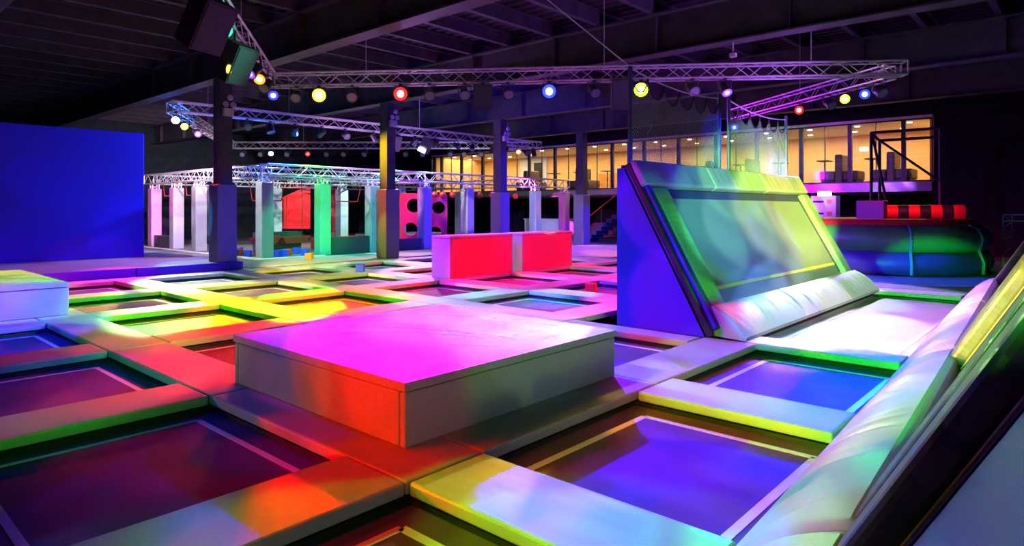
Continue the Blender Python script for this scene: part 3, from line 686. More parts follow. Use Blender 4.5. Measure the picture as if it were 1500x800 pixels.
# ------------------------------------------------------------------ the big raised box and the lavender block
CREASE = [(-.6, 1.1, .2, .1, .035, .014), (-.9, .85, .15, -.15, .03, .012), (.0, .25, .35, -.55, .04, -.016), (-.1, .1, .2, -.75, .035, .016),
          (.2, -.1, .3, -1.0, .04, .018), (.35, -.3, .5, -1.1, .035, -.014), (1.0, -.3, 1.1, -1.0, .04, .016), (.9, .2, 1.15, -.5, .045, -.014), (-.3, -.6, .05, -1.15, .035, .012), (.6, .9, .9, .2, .05, .012)]
def crate(x0, x1, y0, y1, h, label, seam):
    t = thing('foam_block', label, 'foam block', ((x0 + x1) / 2, (y0 + y1) / 2, 0), group='raised foam blocks')
    a, b = (x1 - x0) / 2, (y1 - y0) / 2
    MB().box(-a + .03, a - .03, -b + .03, b - .03, 0, h - .07).build('core', BLACKV, t)
    soft_box('side_panel', -a, a - .0, -b, -b + .06, .0, h - .082, VINYLB, t, .014)
    soft_box('side_panel', -a, a, b - .06, b, .0, h - .082, VINYLB, t, .014)
    soft_box('side_panel', -a, -a + .06, -b + .066, b - .066, .0, h - .082, VINYLB, t, .014)
    soft_box('side_panel', a - .06, a, -b + .066, b - .066, .0, h - .082, VINYLB, t, .014)
    # padded lid with a slight sag
    n = 90; g = MB()
    hx, hy = a + .008, b + .008
    def zz(u, v):
        e = min(u, 1 - u, v, 1 - v)
        base = h - .012 + .012 * min(1, e * 12)
        x, y = -a + 2 * a * u, -b + 2 * b * v
        cr = 0
        for (x0_, y0_, x1_, y1_, w_, d_) in CREASE if h < .48 else []:
            dx, dy = x1_ - x0_, y1_ - y0_; L2 = dx * dx + dy * dy
            t_ = max(0, min(1, ((x - x0_) * dx + (y - y0_) * dy) / L2))
            q_ = (x - x0_ - dx * t_) ** 2 + (y - y0_ - dy * t_) ** 2
            if q_ < .04: cr += d_ * math.exp(-q_ / (w_ * w_)) * math.sin(PI * min(1, t_ + .08)) 
        return base + (.008 * math.sin(u * 5 + v * 3) + cr) * min(1, e * 9)
    for iy in range(n + 1):
        for ix in range(n + 1):
            g.v.append((-hx + 2 * hx * ix / n, -hy + 2 * hy * iy / n, zz(ix / n, iy / n)))
    for iy in range(n):
        for ix in range(n):
            q = iy * (n + 1) + ix; g.f.append((q, q + 1, q + n + 2, q + n + 1))
    k = len(g.v)
    ring = [ix for ix in range(n)] + [iy * (n + 1) + n for iy in range(n)] + [n * (n + 1) + n - ix for ix in range(n)] + [(n - iy) * (n + 1) for iy in range(n)]
    for q in ring: g.v.append((g.v[q][0], g.v[q][1], h - .072))
    m = len(ring)
    for q in range(m): g.f.append((ring[q], k + q, k + (q + 1) % m, ring[(q + 1) % m]))
    g.f.append(tuple(k + m - 1 - q for q in range(m)))
    g.build('lid', VINYLB, t, smooth=True)
    return t
crate(2.74, 5.28, 3.42, 5.90, .455, 'big square padded box with a magenta and white lit lid', True)
crate(-.6, 2.83, 11.55, 14.7, .50, 'lavender padded block before the blue wall platform', True)

# ------------------------------------------------------------------ the two vault blocks
def vault(x0, x1, y0, y1, h, label):
    t = thing('vault_block', label, 'vault block', ((x0 + x1) / 2, (y0 + y1) / 2, 0), group='vault blocks')
    a, b = (x1 - x0) / 2, (y1 - y0) / 2
    MB().box(-a + .03, a - .03, -b + .02, b - .02, 0, h - .03).build('core', BLACKV, t)
    soft_box('end_panel', -a, -a + .05, -b, b, 0, h - .07, VINYL, t, .012)
    soft_box('end_panel', a - .05, a, -b, b, 0, h - .07, VINYL, t, .012)
    soft_box('front_panel', -a + .055, a - .055, -b, -b + .05, 0, h - .07, VPINK, t, .012)
    soft_box('front_panel', -a + .055, a - .055, b - .05, b, 0, h - .07, VPINK, t, .012)
    soft_box('lid', -a - .005, a + .005, -b - .005, b + .005, h - .065, h, VINYL, t, .015)
    return t
VPINK = mat('rose_vinyl', (.74, .09, .15), .45, .35, bump=[((2, 2, 2), 2, .02)])
vault(10.1, 12.25, 10.98, 11.62, .98, 'red vault block with a pink end, the one nearer the big box')
vault(12.62, 14.75, 10.98, 11.62, .98, 'red vault block behind the first one, nearer the ramp')

# ------------------------------------------------------------------ foam cubes
def cube(x, y, z, s, rz, m, label, group=None):
    me = soft_mesh('foam_cube', s, s, s, m, .012, 2)
    o = link('foam_cube', me, None, (x, y, z), (0, 0, rz)); return tag(o, label, 'foam cube', group or 'foam cubes')
cube(9.75, 13.97, 0, .2, .75, FOAMB, 'blue foam cube on a pad beside the violet-lit trampoline')
cube(10.9, 18.34, 0, .22, .6, FOAMO, 'orange foam cube on the floor before the green-lit post')
cube(11.05, 7.74, -.13, .2, .3, FOAMR, 'red foam cube lying on the magenta-lit trampoline past the cyan pads')

# ------------------------------------------------------------------ the ramp: inclined trampoline with blue-lit ends
WA = R(61.3)
rp = thing('ramp_trampoline', 'tall inclined trampoline ramp with a blue-lit end panel and green side pads', 'ramp', (7.63, 3.539, 0))
WL = 6.65
for xa, xb in ((0, .05), (WL - .05, WL)):
    m = MB(); m.prism([(.06, 0), (1.37, 0), (1.37, 2.16), (1.2, 2.16)], xa, xb); m.build('end_panel', BLUELITV, rp)
MB().box(.05, WL - .05, 1.33, 1.37, 0, 2.14).build('back_panel', BLUELITV, rp)
MB().box(-.006, .05, 1.15, 1.3, 2.16, 2.2).build('edge_cap', DARK, rp)
def inc(name, x0, x1, t0, t1, n0, n1, m, parent, org, rot, bev=.03):
    me = soft_mesh(name, x1 - x0, t1 - t0, n1 - n0, m, bev, 3)
    M = Matrix.Rotation(rot[2], 4, 'Z') @ Matrix.Rotation(rot[0], 4, 'X')
    p = Vector(org) + (M @ Vector(((x0 + x1) / 2, (t0 + t1) / 2, n0)))
    return link(name, me, parent, p, rot)
WR = (WA, 0, 0); WO = (0, 0, .03)
inc('frame', .0, WL, .0, 2.46, -.10, -.05, DARK, rp, WO, WR, .01)
inc('edge_trim', -.005, .07, .0, 2.5, -.05, .02, DARK, rp, WO, WR, .01)
inc('edge_rail', .075, .20, .05, 2.52, -.05, .07, BLUELITV, rp, WO, WR, .02)
RAMPS = mat('ramp_side_vinyl', (.30, .37, .34), .42, .35, bump=[((1.2, 6, 1.2), 2, .06), ((2, 2, 2), 2, .03)])
inc('side_pad', .21, .62, .28, 2.10, -.05, .08, RAMPS, rp, WO, WR, .035)
inc('side_pad', WL - .44, WL - .02, .28, 2.10, -.05, .08, RAMPS, rp, WO, WR, .035)
for a, b in ((.02, 2.2), (2.21, 4.4), (4.41, WL)):
    inc('top_pad', a, b, 2.12, 2.52, -.05, .10, VINYLX, rp, WO, WR, .04)
inc('bed', .60, WL - .42, .2, 2.10, -.04, -.02, BEDW, rp, WO, WR, .004)
GAPB = mat('navy_webbing', (.05, .05, .14), .6, .3)
inc('webbing', .62, WL - .44, 1.97, 2.11, -.02, -.012, GAPB, rp, WO, WR, .002)
inc('webbing', WL - .52, WL - .43, .4, 1.97, -.02, -.012, GAPB, rp, WO, WR, .002)
inc('tape_line', .66, WL - .5, .55, .60, -.02, -.014, TAPEY, rp, WO, WR, .001)
def creased(m, rnd, n, xa, xb, prof, per_m, dep):
    cl = []
    for q in range(int((xb - xa) * per_m)):
        cl.append((rnd.uniform(xa, xb), rnd.uniform(-.35, .35), rnd.uniform(.012, .035), rnd.uniform(.4, 1) * dep * rnd.choice((1, -1)), rnd.uniform(.1, .9), rnd.uniform(.25, .5)))
    return cl
def crease_at(cl, x, v):
    s = 0
    for (x0, k, w, d, vc, vw) in cl:
        dx = (x - x0 - k * (v - .5)) / w
        if abs(dx) < 3: s += d * math.exp(-dx * dx) * math.exp(-((v - vc) / vw) ** 2)
    return s
def pillow(name, xa, xb, ring_fn, m, parent, seed, per_m, dep, n):
    """closed profile swept along X; ring_fn(x) gives (y, z, v) with v in 0..1 on the soft upper side, None elsewhere"""
    rnd = random.Random(seed); cl = creased(m, rnd, n, xa, xb, None, per_m, dep)
    g = MB(); mm = None
    for q in range(n + 1):
        x = xa + (xb - xa) * q / n
        e = min(1, min(q, n - q) / (n * .03))
        ring = ring_fn(x); mm = len(ring)
        for (yy, zz, v) in ring:
            if v is not None: zz = zz + crease_at(cl, x, v) * math.sin(PI * max(.05, min(.95, v))) - (1 - e) ** 2 * .03
            g.v.append((x, yy, zz))
    for q in range(n):
        for r in range(mm):
            r2 = (r + 1) % mm
            g.f.append((q * mm + r, q * mm + r2, (q + 1) * mm + r2, (q + 1) * mm + r))
    g.f.append(tuple(range(mm))); g.f.append(tuple(n * mm + mm - 1 - r for r in range(mm)))
    return g.build(name, m, parent, smooth=True)
def base_ring(x):
    out = [(.10, .0, None), (-.36, -.02, None), (-.375, .03, None)]
    for q in range(9):
        v = q / 8
        out.append((-.35 + .38 * v, .065 + .30 * v + .045 * math.sin(PI * v), v))
    return out + [(.07, .375, None), (.11, .34, None)]
for k, (a, b) in enumerate(((.18, 2.45), (2.46, 4.72), (4.73, 6.72))):
    pillow('base_pad', a, b, base_ring, VINYL, rp, 11 + k, 7, .035, 110)

# ------------------------------------------------------------------ right hand side: sloping pad and wall trampolines
WRZ = math.atan(.053)
def baseY(x): return .48 + .053 * x
edges = [-1.0, 2.72, 6.85, 10.6, 14.3]
lab = ['pale sloping pad before the nearest wall trampoline', 'pale sloping pad with yellow light before the middle wall trampoline',
       'pink-lit sloping pad beside the long trampoline, its near half', 'pink-lit sloping pad at the far end of the long trampoline']
def slope_ring(x):
    yi, yo = wallY(x), baseY(x) + .07
    w = yi - yo
    out = [(yo - .02, PITZ + .13, None), (yi, PITZ + .13, None), (yi, -.02, None), (yi - .015, .03, None)]
    for q in range(10):
        v = q / 9
        out.append((yi - .04 - (w - .06) * v, .06 + .33 * v + .05 * math.sin(PI * v), v))
    return out + [(yo - .03, .365, None), (yo - .055, .28, None)]
for k in range(4):
    o = pillow('sloping_pad', edges[k] + .008, edges[k + 1] - .008, slope_ring, VINYL, None, 40 + k, 5, .03, 150)
    tag(o, lab[k], 'pad', 'long sloping pads along the wall trampolines')
def wall_tramp(xfar, xnear, label):
    L = xfar - xnear
    t = thing('wall_trampoline', label, 'trampoline', (xfar, baseY(xfar) + .10, 0), group='inclined wall trampolines behind the sloping pad')
    A = R(60); rot = (A, 0, PI + WRZ); org = (0, 0, .12)
    P = lambda nm, *a, **k: inc(nm, *a, t, org, rot, **k)
    P('frame', .0, L, -.05, 2.5, -.08, -.02, DARK, bev=.01)
    P('edge_rail', .0, .09, .20, 2.5, -.02, .10, LILACV, bev=.02)
    P('side_pad', .095, .46, .20, 2.12, -.02, .115, OLIVEV, bev=.04)
    P('side_pad', L - .40, L - .01, .20, 2.12, -.02, .115, OLIVEV, bev=.04)
    P('tape_line', .475, .51, .20, 2.1, -.02, .004, TAPEY, bev=.003)
    P('webbing', .56, .60, .20, 2.1, -.02, .0, GAP, bev=.002)
    P('bed', .44, L - .38, .15, 2.12, -.03, -.006, BEDW, bev=.002)
    P('top_pad', .0, L, 2.13, 2.52, -.02, .11, VINYLX, bev=.04)
    # raking back legs down to the floor
    for xx in (.1, L / 2, L - .1):
        M = Matrix.Rotation(PI + WRZ, 4, 'Z')
        a = M @ Vector((xx, 1.15, 2.1)); b = M @ Vector((xx, 1.15, 0))
        MB().tube(a, b, .04, 6).build('back_leg', DARK, t)
        c = M @ Vector((xx, .1, .02)); MB().tube(b + Vector((0, 0, .03)), c + Vector((0, 0, .03)), .03, 6).build('foot', DARK, t)
    return t
LILACV = mat('violet_edge_vinyl', (.36, .33, .62), .4, .5, bump=[((2, 2, 2), 2, .02)])
OLIVEV = mat('dark_side_vinyl', (.12, .13, .09), .36, .5, bump=[((1.5, 6, 1.5), 2, .05), ((3, 3, 3), 2, .02)])
wall_tramp(2.74, -1.4, 'inclined wall trampoline with an olive side pad and bluish bed')
wall_tramp(6.88, 2.78, 'pale-bedded inclined wall trampoline behind the yellow-lit sloping pad')
wall_tramp(14.25, 6.92, 'inclined wall trampoline with a blue-lit edge beside the long pink trampoline')

# ------------------------------------------------------------------ safety nets above the ramp
def net(x0, x1, z0, z1, label, scal):
    t = thing('safety_net', label, 'net', (x0, 5.0, 0), group='safety nets behind the ramp')
    W = x1 - x0
    for xx in (0, W):
        MB().tube((xx, 0, 0), (xx, 0, z1 + .02), .035, 8).build('post', BLUEPOST, t)
    # cable dips between the posts, net hangs from it in scallops
    def top(u): return z1 - .10 * 4 * u * (1 - u) - .06 * u
    MB().path([(W * q / 20, 0, top(q / 20)) for q in range(21)], .012, 5).build('top_cable', CABLE, t)
    def rim(u): s = (u * scal) % 1; return top(u) - .26 * (4 * s * (1 - s)) ** .7 - .02
    MB().path([(W * q / 60, 0, rim(q / 60)) for q in range(61)], .010, 4).build('rim_rope', ROPE, t)
    g = MB(); st = .055
    nx = int(W / st); r = .0042
    for d in (1, -1):
        for q in range(-60, nx + 60):
            xs = q * st
            seg = []
            zz = z0; pts = []
            while zz < z1 + .001:
                xx = xs + d * (zz - z0)
                if 0 <= xx <= W and zz <= rim(min(.9999, max(0, xx / W))): pts.append((xx, 0, zz))
                else:
                    if len(pts) > 1: g.tube(pts[0], pts[-1], r, 3, cap=False)
                    pts = []
                zz += st / 2
            if len(pts) > 1: g.tube(pts[0], pts[-1], r, 3, cap=False)
    o = g.build('netting', NETM, t); o['kind'] = 'stuff'
BLUEPOST = mat('blue_post_paint', (.10, .10, .22), .4, .5)
net(8.12, 11.1, 2.2, 3.64, 'green-lit safety net hanging in scallops over the near half of the ramp', 6)
net(11.5, 14.46, 2.2, 3.6, 'dim safety net hanging in scallops over the far half of the ramp', 6)

# ================================================================== TRUSSES AND STAGE LIGHTS
TLINES = []
def truss(p0, p1, w, bay, label, rc=.024, rb=.011, single=False, cat='truss', group='overhead lighting trusses', chord_m=None):
    p0, p1 = Vector(p0), Vector(p1)
    t = thing('lighting_truss', label, cat, p0, group=group)
    d = p1 - p0; L = d.length; d.normalize()
    TLINES.append((p0.copy(), d.copy(), L, w))
    s = d.cross(Vector((0, 0, 1)))
    if s.length < .01: s = Vector((1, 0, 0))
    s.normalize(); u = s.cross(d).normalized()
    h = w / 2
    cor = [s * h + u * h, s * -h + u * h, s * -h - u * h, s * h - u * h]
    m0 = chord_m or ALU
    for c in cor: MB().tube(c, c + d * L, rc, 6).build('chord', m0, t)
    n = max(1, round(L / bay)); st = L / n
    lace = MB(); bmesh_ = None
    for fi in range(4):
        a, b = cor[fi], cor[(fi + 1) % 4]
        for q in range(n):
            pa, pb = (a, b) if q % 2 == 0 else (b, a)
            A, B = pa + d * (st * q), pb + d * (st * (q + 1))
            if single and fi in (1, 3):
                v = B - A
                if bmesh_ is None:
                    bmesh_ = MB().tube((0, 0, 0), (0, 0, v.length), rb, 5).mesh('brace', m0)
                o = link('brace', bmesh_, t, A); o.rotation_euler = v.to_track_quat('Z', 'Y').to_euler()
            else: lace.tube(A, B, rb, 4)
    if lace.v:
        o = lace.build('lacing', m0, t); o['kind'] = 'stuff'
    for c0 in (Vector((0, 0, 0)), d * L):
        ends = MB()
        for q in range(4): ends.tube(c0 + cor[q], c0 + cor[(q + 1) % 4], rc * .8, 5)
        ends.build('end_frame', m0, t)
    return t
TZ = 4.6
pA, pB, pC = (7.5, 14.34, TZ), (15.88, 3.03, TZ), (20.07, 8.55, TZ)
pD = (0.9, 4.96, TZ)
pP, pR, pQ = (7.4, 20.0, TZ), (13.95, 30.27, TZ), (23.6, 19.5, TZ)
truss(pA, pB, .29, .36, 'long lighting truss hung over the raised box and the ramp net', single=True)
truss((7.33, 14.1, TZ), pD, .29, .36, 'lighting truss with black speakers meeting the long truss at a corner', single=True)
truss((16.1, 3.35, TZ), pC, .29, .36, 'lighting truss running from the end of the long truss towards the lounge')
truss(pP, pQ, .29, .4, 'lighting truss passing behind the columns above the obstacle course front')
truss((7.55, 20.3, TZ), pR, .29, .4, 'short lighting truss above the left end of the obstacle course')
truss(pR, (23.4, 19.75, TZ), .29, .4, 'furthest lighting truss hung over the back of the obstacle course')
# diagonal stay wires
for (a, b, lb) in (((8.1, 5.0, 3.66), (3.2, 6.2, 6.0), 'long diagonal wire from the net post up to the roof'),
                   ((24.2, 15.0, 3.6), (25.0, 13.4, 6.335), 'short slanting wire before the lounge windows')):
    tag(MB().tube((0, 0, 0), Vector(b) - Vector(a), .009, 5).build('stay_wire', CABLE, None, a), lb, 'cable')

_bodies = {}
LENS = {}
def lens_mat(c, st):
    key = (c, st)
    if key not in LENS:
        LENS[key] = mat('lens_%d' % len(LENS), (.05, .05, .06), .2, .6, emis=(*c, st)) if st > 0 else mat('lens_dark', (.25, .25, .3), .15, .8)
    return LENS[key]
def under_chord(pos):
    best = None
    for (p0, d, L, w) in TLINES:
        if abs(p0.z - TZ) > .01: continue
        v = Vector((pos[0], pos[1], p0.z)) - p0; t = max(.1, min(L - .1, v.dot(d))); c = p0 + d * t
        dist = (Vector((pos[0], pos[1], p0.z)) - c).length
        if best is None or dist < best[0]: best = (dist, c, d, w)
    _, c, d, w = best
    s = d.cross(Vector((0, 0, 1))).normalized() * (w / 2)
    if (c + s).length > (c - s).length: s = -s
    return (c.x + s.x, c.y + s.y, pos[2])
def stage_light(pos, aim, c, st, label, group, sc=1.0):
    pos = under_chord(pos)
    t = thing('stage_light', label, 'stage light', pos, group=group)
    p, a = Vector(pos), Vector(aim)
    q = (a - p).to_track_quat('-Z', 'Y').to_euler()
    if not _bodies:
        b = MB(); b.lathe([(.05, .15), (.085, .13), (.10, .05), (.105, -.05), (.125, -.14), (.125, -.17), (.11, -.17), (.10, -.15)], 14)
        _bodies['b'] = b.mesh('can', DARKCAN, True)
        b = MB(); b.lathe([(.058, -.158), (.112, -.158), (.112, -.152), (.058, -.152)], 14); _bodies['l'] = b
        b = MB(); b.lathe([(.001, -.168), (.058, -.160), (.058, -.150), (.001, -.150)], 14); _bodies['c'] = b
        b = MB()
        b.box(-.15, -.135, -.02, .02, -.03, .17); b.box(.135, .15, -.02, .02, -.03, .17); b.box(-.15, .15, -.02, .02, .17, .185)
        b.tube((0, 0, .18), (0, 0, .21), .02, 6); b.box(-.04, .04, -.04, .04, .195, .2185)
        _bodies['y'] = b.mesh('yoke', DARKCAN)
        b = MB(); b.box(-.02, .02, -.016, .016, 0, .012); _bodies['i'] = b
    o = link('can', _bodies['b'], t, rot=q); o.scale = (sc, sc, sc)
    for key, part in (('l', 'reflector'), ('c', 'lens')):
        cc = c if key == 'l' else tuple(.35 + .65 * v for v in c)
        lm = lens_mat(cc, st if key == 'l' else st * .7) if st > 0 else lens_mat(dim, 0)
        if lm.name + key not in _bodies: _bodies[lm.name + key] = _bodies[key].mesh(part, lm, True)
        link(part, _bodies[lm.name + key], o)
    link('yoke', _bodies['y'], t, rot=(0, 0, math.atan2(a.y - p.y, a.x - p.x) + PI / 2))
    return t
# drop chains
def drop(x, y, z0, z1, label):
    x, y, _ = under_chord((x, y, 0))
    tag(MB().tube((0, 0, 0), (0, 0, z1 - z0), .008, 5).build('drop_cable', CABLE, None, (x, y, z0)), label, 'cable', 'drop cables holding the trusses')
for x_, y_, lb_ in ((8.9, 12.45, 'thin cable holding the long truss between the yellow and red lamps'), (12.1, 8.13, 'thin cable holding the long truss between the blue and yellow-green lamps'),
                    (14.7, 4.6, 'thin cable holding the long truss at its lounge end'), (17.9, 5.7, 'thin cable holding the truss that runs towards the lounge'),
                    (11.0, 19.85, 'thin cable holding the course front truss near the platform column'), (16.4, 19.7, 'thin cable holding the course front truss beside the middle column'),
                    (21.3, 19.55, 'thin cable holding the course front truss near the lounge'), (16.2, 27.7, 'thin cable holding the furthest truss at its blue wall end'),
                    (20.5, 22.95, 'thin cable holding the furthest truss near the lounge'), (10.2, 24.4, 'thin cable holding the short truss over the course'),
                    (4.9, 10.65, 'thin cable holding the speaker truss between its two speakers')):
    drop(x_, y_, TZ + .168, 6.345, lb_)
DARKCAN = mat('stage_light_can', (.05, .05, .06), .35, .5)
RED, ORA, YEL, LIM, GRN, CYA, BLU, VIO, WHT = (1, .004, .002), (1, .10, .005), (1, .62, .02), (.42, 1, .01), (.01, 1, .25), (.2, .8, 1), (.006, .012, 1), (.16, .03, 1), (.8, .9, 1)
dim = (0, 0, 0)
ORD = ['first', 'second', 'third', 'fourth', 'fifth', 'sixth', 'seventh', 'eighth', 'ninth', 'tenth', 'eleventh', 'twelfth', 'thirteenth', 'fourteenth']
CAMP = (0, 0, 1.6)
GL = 'stage lights on the overhead trusses'
LZ = 4.21
dim = (0, 0, 0)
ab = [((8.24, 13.34), YEL, 7, CAMP, 'stage light glowing yellow under the long truss by the speaker corner'),
      ((9.38, 11.81), RED, 9, CAMP, 'stage light glowing bright red under the long truss'),
      ((11.38, 9.10), BLU, 14, CAMP, 'large stage light glowing brilliant blue under the long truss'),
      ((12.58, 7.49), LIM, 12, CAMP, 'stage light glowing yellow-green behind the safety net corner')]
for (xy, c, st, aim, lb) in ab: stage_light((*xy, LZ), aim, c, st, lb, GL, 1.4)
for k, xy in enumerate( ((7.92, 13.77), (8.71, 12.71), (9.77, 11.27), (10.25, 10.63), (10.83, 9.84), (11.97, 8.31), (13.23, 6.61))):
    stage_light((*xy, LZ), (xy[0] - 4, xy[1] - 5, 0), dim, 0, 'unlit stage light under the long truss, %s from the speaker truss corner' % ORD[k], GL)
stage_light((13.64, 6.05, LZ), (11, 3, 0), VIO, 4, 'stage light glowing violet under the long truss between the two nets', GL)
bc = [((16.45, 3.82), BLU, 10, CAMP, 'stage light glowing blue at the end of the truss towards the lounge'),
      ((16.85, 4.34), LIM, 8, CAMP, 'stage light glowing green before the lounge'),
      ((17.9, 5.75), RED, 7, CAMP, 'stage light glowing red before the lounge'),
      ((19.95, 8.4), BLU, 8, (12, 2, 0), 'stage light glowing blue beside the far net post')]
for (xy, c, st, aim, lb) in bc: stage_light((*xy, LZ), aim, c, st, lb, GL)
for k, xy in enumerate(((16.2, 3.48), (17.2, 4.8))):
    stage_light((*xy, LZ), (xy[0] - 4, xy[1] - 5, 0), dim, 0, 'unlit stage light on the truss running towards the lounge, %s from its long truss end' % ORD[k], GL)
ad = [((7.2, 13.9), BLU, 8, (3, 6, 0), 'stage light glowing blue where the speaker truss meets the long truss'),
      ((6.6, 13.05), dim, 0, (2, 10, 0), 'unlit stage light next to the blue one on the speaker truss'),
      ((6.1, 12.35), ORA, 7, (2, 6, 0), 'stage light glowing orange on the speaker truss'),
      ((5.7, 11.8), VIO, 3, (1, 10, 0), 'stage light with a faint violet lens on the speaker truss'),
      ((4.0, 9.37), GRN, 9, (4, 3, 0), 'stage light glowing green between the two black speakers'),
      ((5.15, 11.0), YEL, 3, (1, 8, 0), 'stage light with a faint yellow lens by the speaker'),
      ((2.95, 7.87), BLU, 4, (0, 8, 0), 'stage light with a blue lens beside the higher speaker'),
      ((2.5, 7.23), VIO, 5, (0, 5, 0), 'stage light glowing violet at the upper end of the speaker truss')]
for (xy, c, st, aim, lb) in ad: stage_light((*xy, LZ), aim, c, st, lb, GL)
pr = [((7.5, 20.2), WHT, 30, (3, 9, 0), 'stage light glowing white at the corner above the obstacle course'),
      ((8.1, 21.1), YEL, 9, (5, 12, 0), 'stage light glowing yellow on the short truss above the obstacle course'),
      ((9.2, 22.8), VIO, 6, (7, 15, 0), 'stage light glowing violet on the short truss above the obstacle course'),
      ((12.4, 27.8), RED, 8, (12, 20, 0), 'stage light glowing red on the short truss above the obstacle course')]
for (xy, c, st, aim, lb) in pr: stage_light((*xy, LZ), aim, c, st, lb, GL)
for k, xx in enumerate((9.6, 10.35, 11.2, 12.2, 13.1, 14.3, 16.2, 17.2, 18.3, 19.2, 20.4, 21.2, 22.5, 23.05)):
    stage_light((xx, 20.0 - .5 * (xx - 7.4) / 16.2, LZ), (xx - 2 + (k % 3) * 2, 12 + (k % 4) * 6, 0), dim, 0, 'unlit stage light on the course front truss, %s from its blue wall end' % ORD[k], GL)
stage_light((22.0, 19.55, LZ), (16, 12, 1), ORA, 14, 'stage light glowing orange beside the column behind the vault blocks', GL)
for k, (xx, yy) in enumerate(((14.34, 29.84), (14.9, 29.2), (15.73, 28.28), (16.96, 26.91), (17.49, 26.32), (18.14, 25.6), (19.43, 24.16), (19.96, 23.56), (20.82, 22.6), (21.25, 22.12), (21.79, 21.52), (22.26, 21.0))):
    stage_light((xx, yy, LZ), (xx - 6, yy - 6, 0), dim, 0, 'unlit stage light on the furthest truss, %s from its blue wall end' % ORD[k], GL)
stage_light((15.2, 28.87, LZ), (8, 14, 2), WHT, 22, 'stage light glowing white on the furthest truss', GL)
stage_light((16.36, 27.59, LZ), (12, 20, 2), RED, 2, 'stage light with a faint red lens on the furthest truss', GL)

SPKC = mat('speaker_cabinet', (.07, .07, .08), .5, .4)
def speaker(pos, rx, rz, w, h, dpt, label):
    pos = under_chord(pos)
    t = thing('speaker', label, 'speaker', pos, rz, group='hanging loudspeakers'); 
    m = MB(); m.hexa([(-w*.36, dpt/2, -h/2), (w*.36, dpt/2, -h/2), (w/2, -dpt/2, -h/2), (-w/2, -dpt/2, -h/2)][::-1],
                     [(-w*.36, dpt/2, h/2), (w*.36, dpt/2, h/2), (w/2, -dpt/2, h/2), (-w/2, -dpt/2, h/2)][::-1])
    link('cabinet', m.mesh('cabinet', SPKC), t, rot=(rx, 0, 0))
    link('grille', MB().box(-w/2 + .02, w/2 - .02, -dpt/2 - .015, -dpt/2, -h/2 + .03, h/2 - .03).mesh('grille', SPKG), t, rot=(rx, 0, 0))
    MB().tube((0, 0, 0), (0, 0, TZ - pos[2] - .1715), .02, 6).build('bracket', DARK, t)
SPKG = mat('speaker_grille', (.09, .09, .10), .6, .4)
speaker((4.6, 10.2, 3.92), R(28), R(20), .42, .62, .36, 'black loudspeaker hanging below the corner of the speaker truss')
speaker((3.45, 8.55, 3.98), R(30), R(20), .5, .66, .38, 'larger black loudspeaker hanging above the green stage light')
speaker((10.5, 10.3, 4.12), R(10), R(-45), .42, .55, .36, 'black loudspeaker lit purple under the long truss')
speaker((12.3, 7.85, 4.1), R(10), R(-45), .45, .62, .36, 'black loudspeaker lit green beside the net corner')
speaker((15.2, 19.75, 4.1), R(25), R(-10), .4, .6, .36, 'loudspeaker hung tilted left of the middle column on the front course truss')
speaker((16.7, 19.7, 4.1), R(25), R(30), .4, .6, .36, 'loudspeaker hung tilted right of the middle column on the front course truss')

hr = thing('hanging_camera', 'small white camera on a thin rod hanging from the rafter over the ramp', 'camera', (13.1, 5.6, 4.75))
MB().tube((0, 0, .08), (0, 0, .31), .012, 6).build('rod', WHITE, hr)
soft_box('camera_body', -.05, .05, -.07, .07, 0, .09, WHITE, hr, .015)

# ================================================================== OBSTACLE COURSE BEHIND THE COLUMNS
POSTV = mat('post_vinyl', (.42, .42, .44), .42, .45, bump=[((2, 2, 2.5), 2, .05)])
def post(x, y, label, h=2.46, g='padded obstacle course posts'):
    t = thing('obstacle_post', label, 'post', (x, y, 0), group=g)
    soft_box('post_pad', -.21, .21, -.21, .21, 0, h, POSTV, t, .03)
    s = MB()
    for sx in (-.13, .13):
        for sy in (-.13, .13): s.tube((sx, sy, h), (sx, sy, 2.68), .022, 6)
    for a, b in (((-.13, -.13), (.13, -.13)), ((.13, -.13), (.13, .13)), ((.13, .13), (-.13, .13)), ((-.13, .13), (-.13, -.13))):
        s.tube((*a, h), (*b, 2.68), .012, 5)
    s.build('post_truss', ALU, t)
fr = [(10.28, 'grey and teal padded post at the front corner of the obstacle course'),
      (12.4, 'cream and bright green padded post beside the orange foam cube'),
      (14.5, 'padded post half hidden behind the column by the orange cube'),
      (17.02, 'violet-sided padded post between the two red boards with round holes'),
      (19.4, 'pale violet padded post above the nearer vault block'),
      (23.92, 'violet padded post above the further vault block'),
      (26.2, 'padded post at the lounge end of the obstacle course')]
for x_, lb in fr: post(x_, 20.0, lb)
for y_, lb in ((25.36, 'white padded post just beside the column on the platform'), (27.5, 'light grey padded post on the left side of the obstacle course'),
               (29.85, 'pink-lit padded post next to the edge of the blue wall')): post(10.42, y_, lb)
PN = {}
for x_, y_ in ((13.4, 25.2), (16.6, 25.2), (19.9, 25.2), (13.0, 30.3), (15.9, 30.3), (19.2, 30.3), (22.4, 30.3), (23.9, 25.2)):
    post(x_, y_, 'padded post under the %s course truss at %s place from the blue wall side' % ('middle' if y_ < 27 else 'back', ORD[(PN.setdefault(y_, []).append(1) or len(PN[y_])) - 1]))
GC = 'trusses of the obstacle course'
def ct(p, q, lb): truss(p, q, .38, .42, lb, .026, .012, group=GC)
ct((10.28, 20, 2.87), (26.4, 20, 2.87), 'white truss along the front of the obstacle course')
ct((10.42, 20.2, 2.87), (10.42, 30.5, 2.87), 'white truss along the left side of the obstacle course')
ct((10.6, 30.3, 2.87), (24.0, 30.3, 2.87), 'white truss along the back of the obstacle course')
ct((10.6, 25.2, 2.87), (24.0, 25.2, 2.87), 'white truss across the middle of the obstacle course')
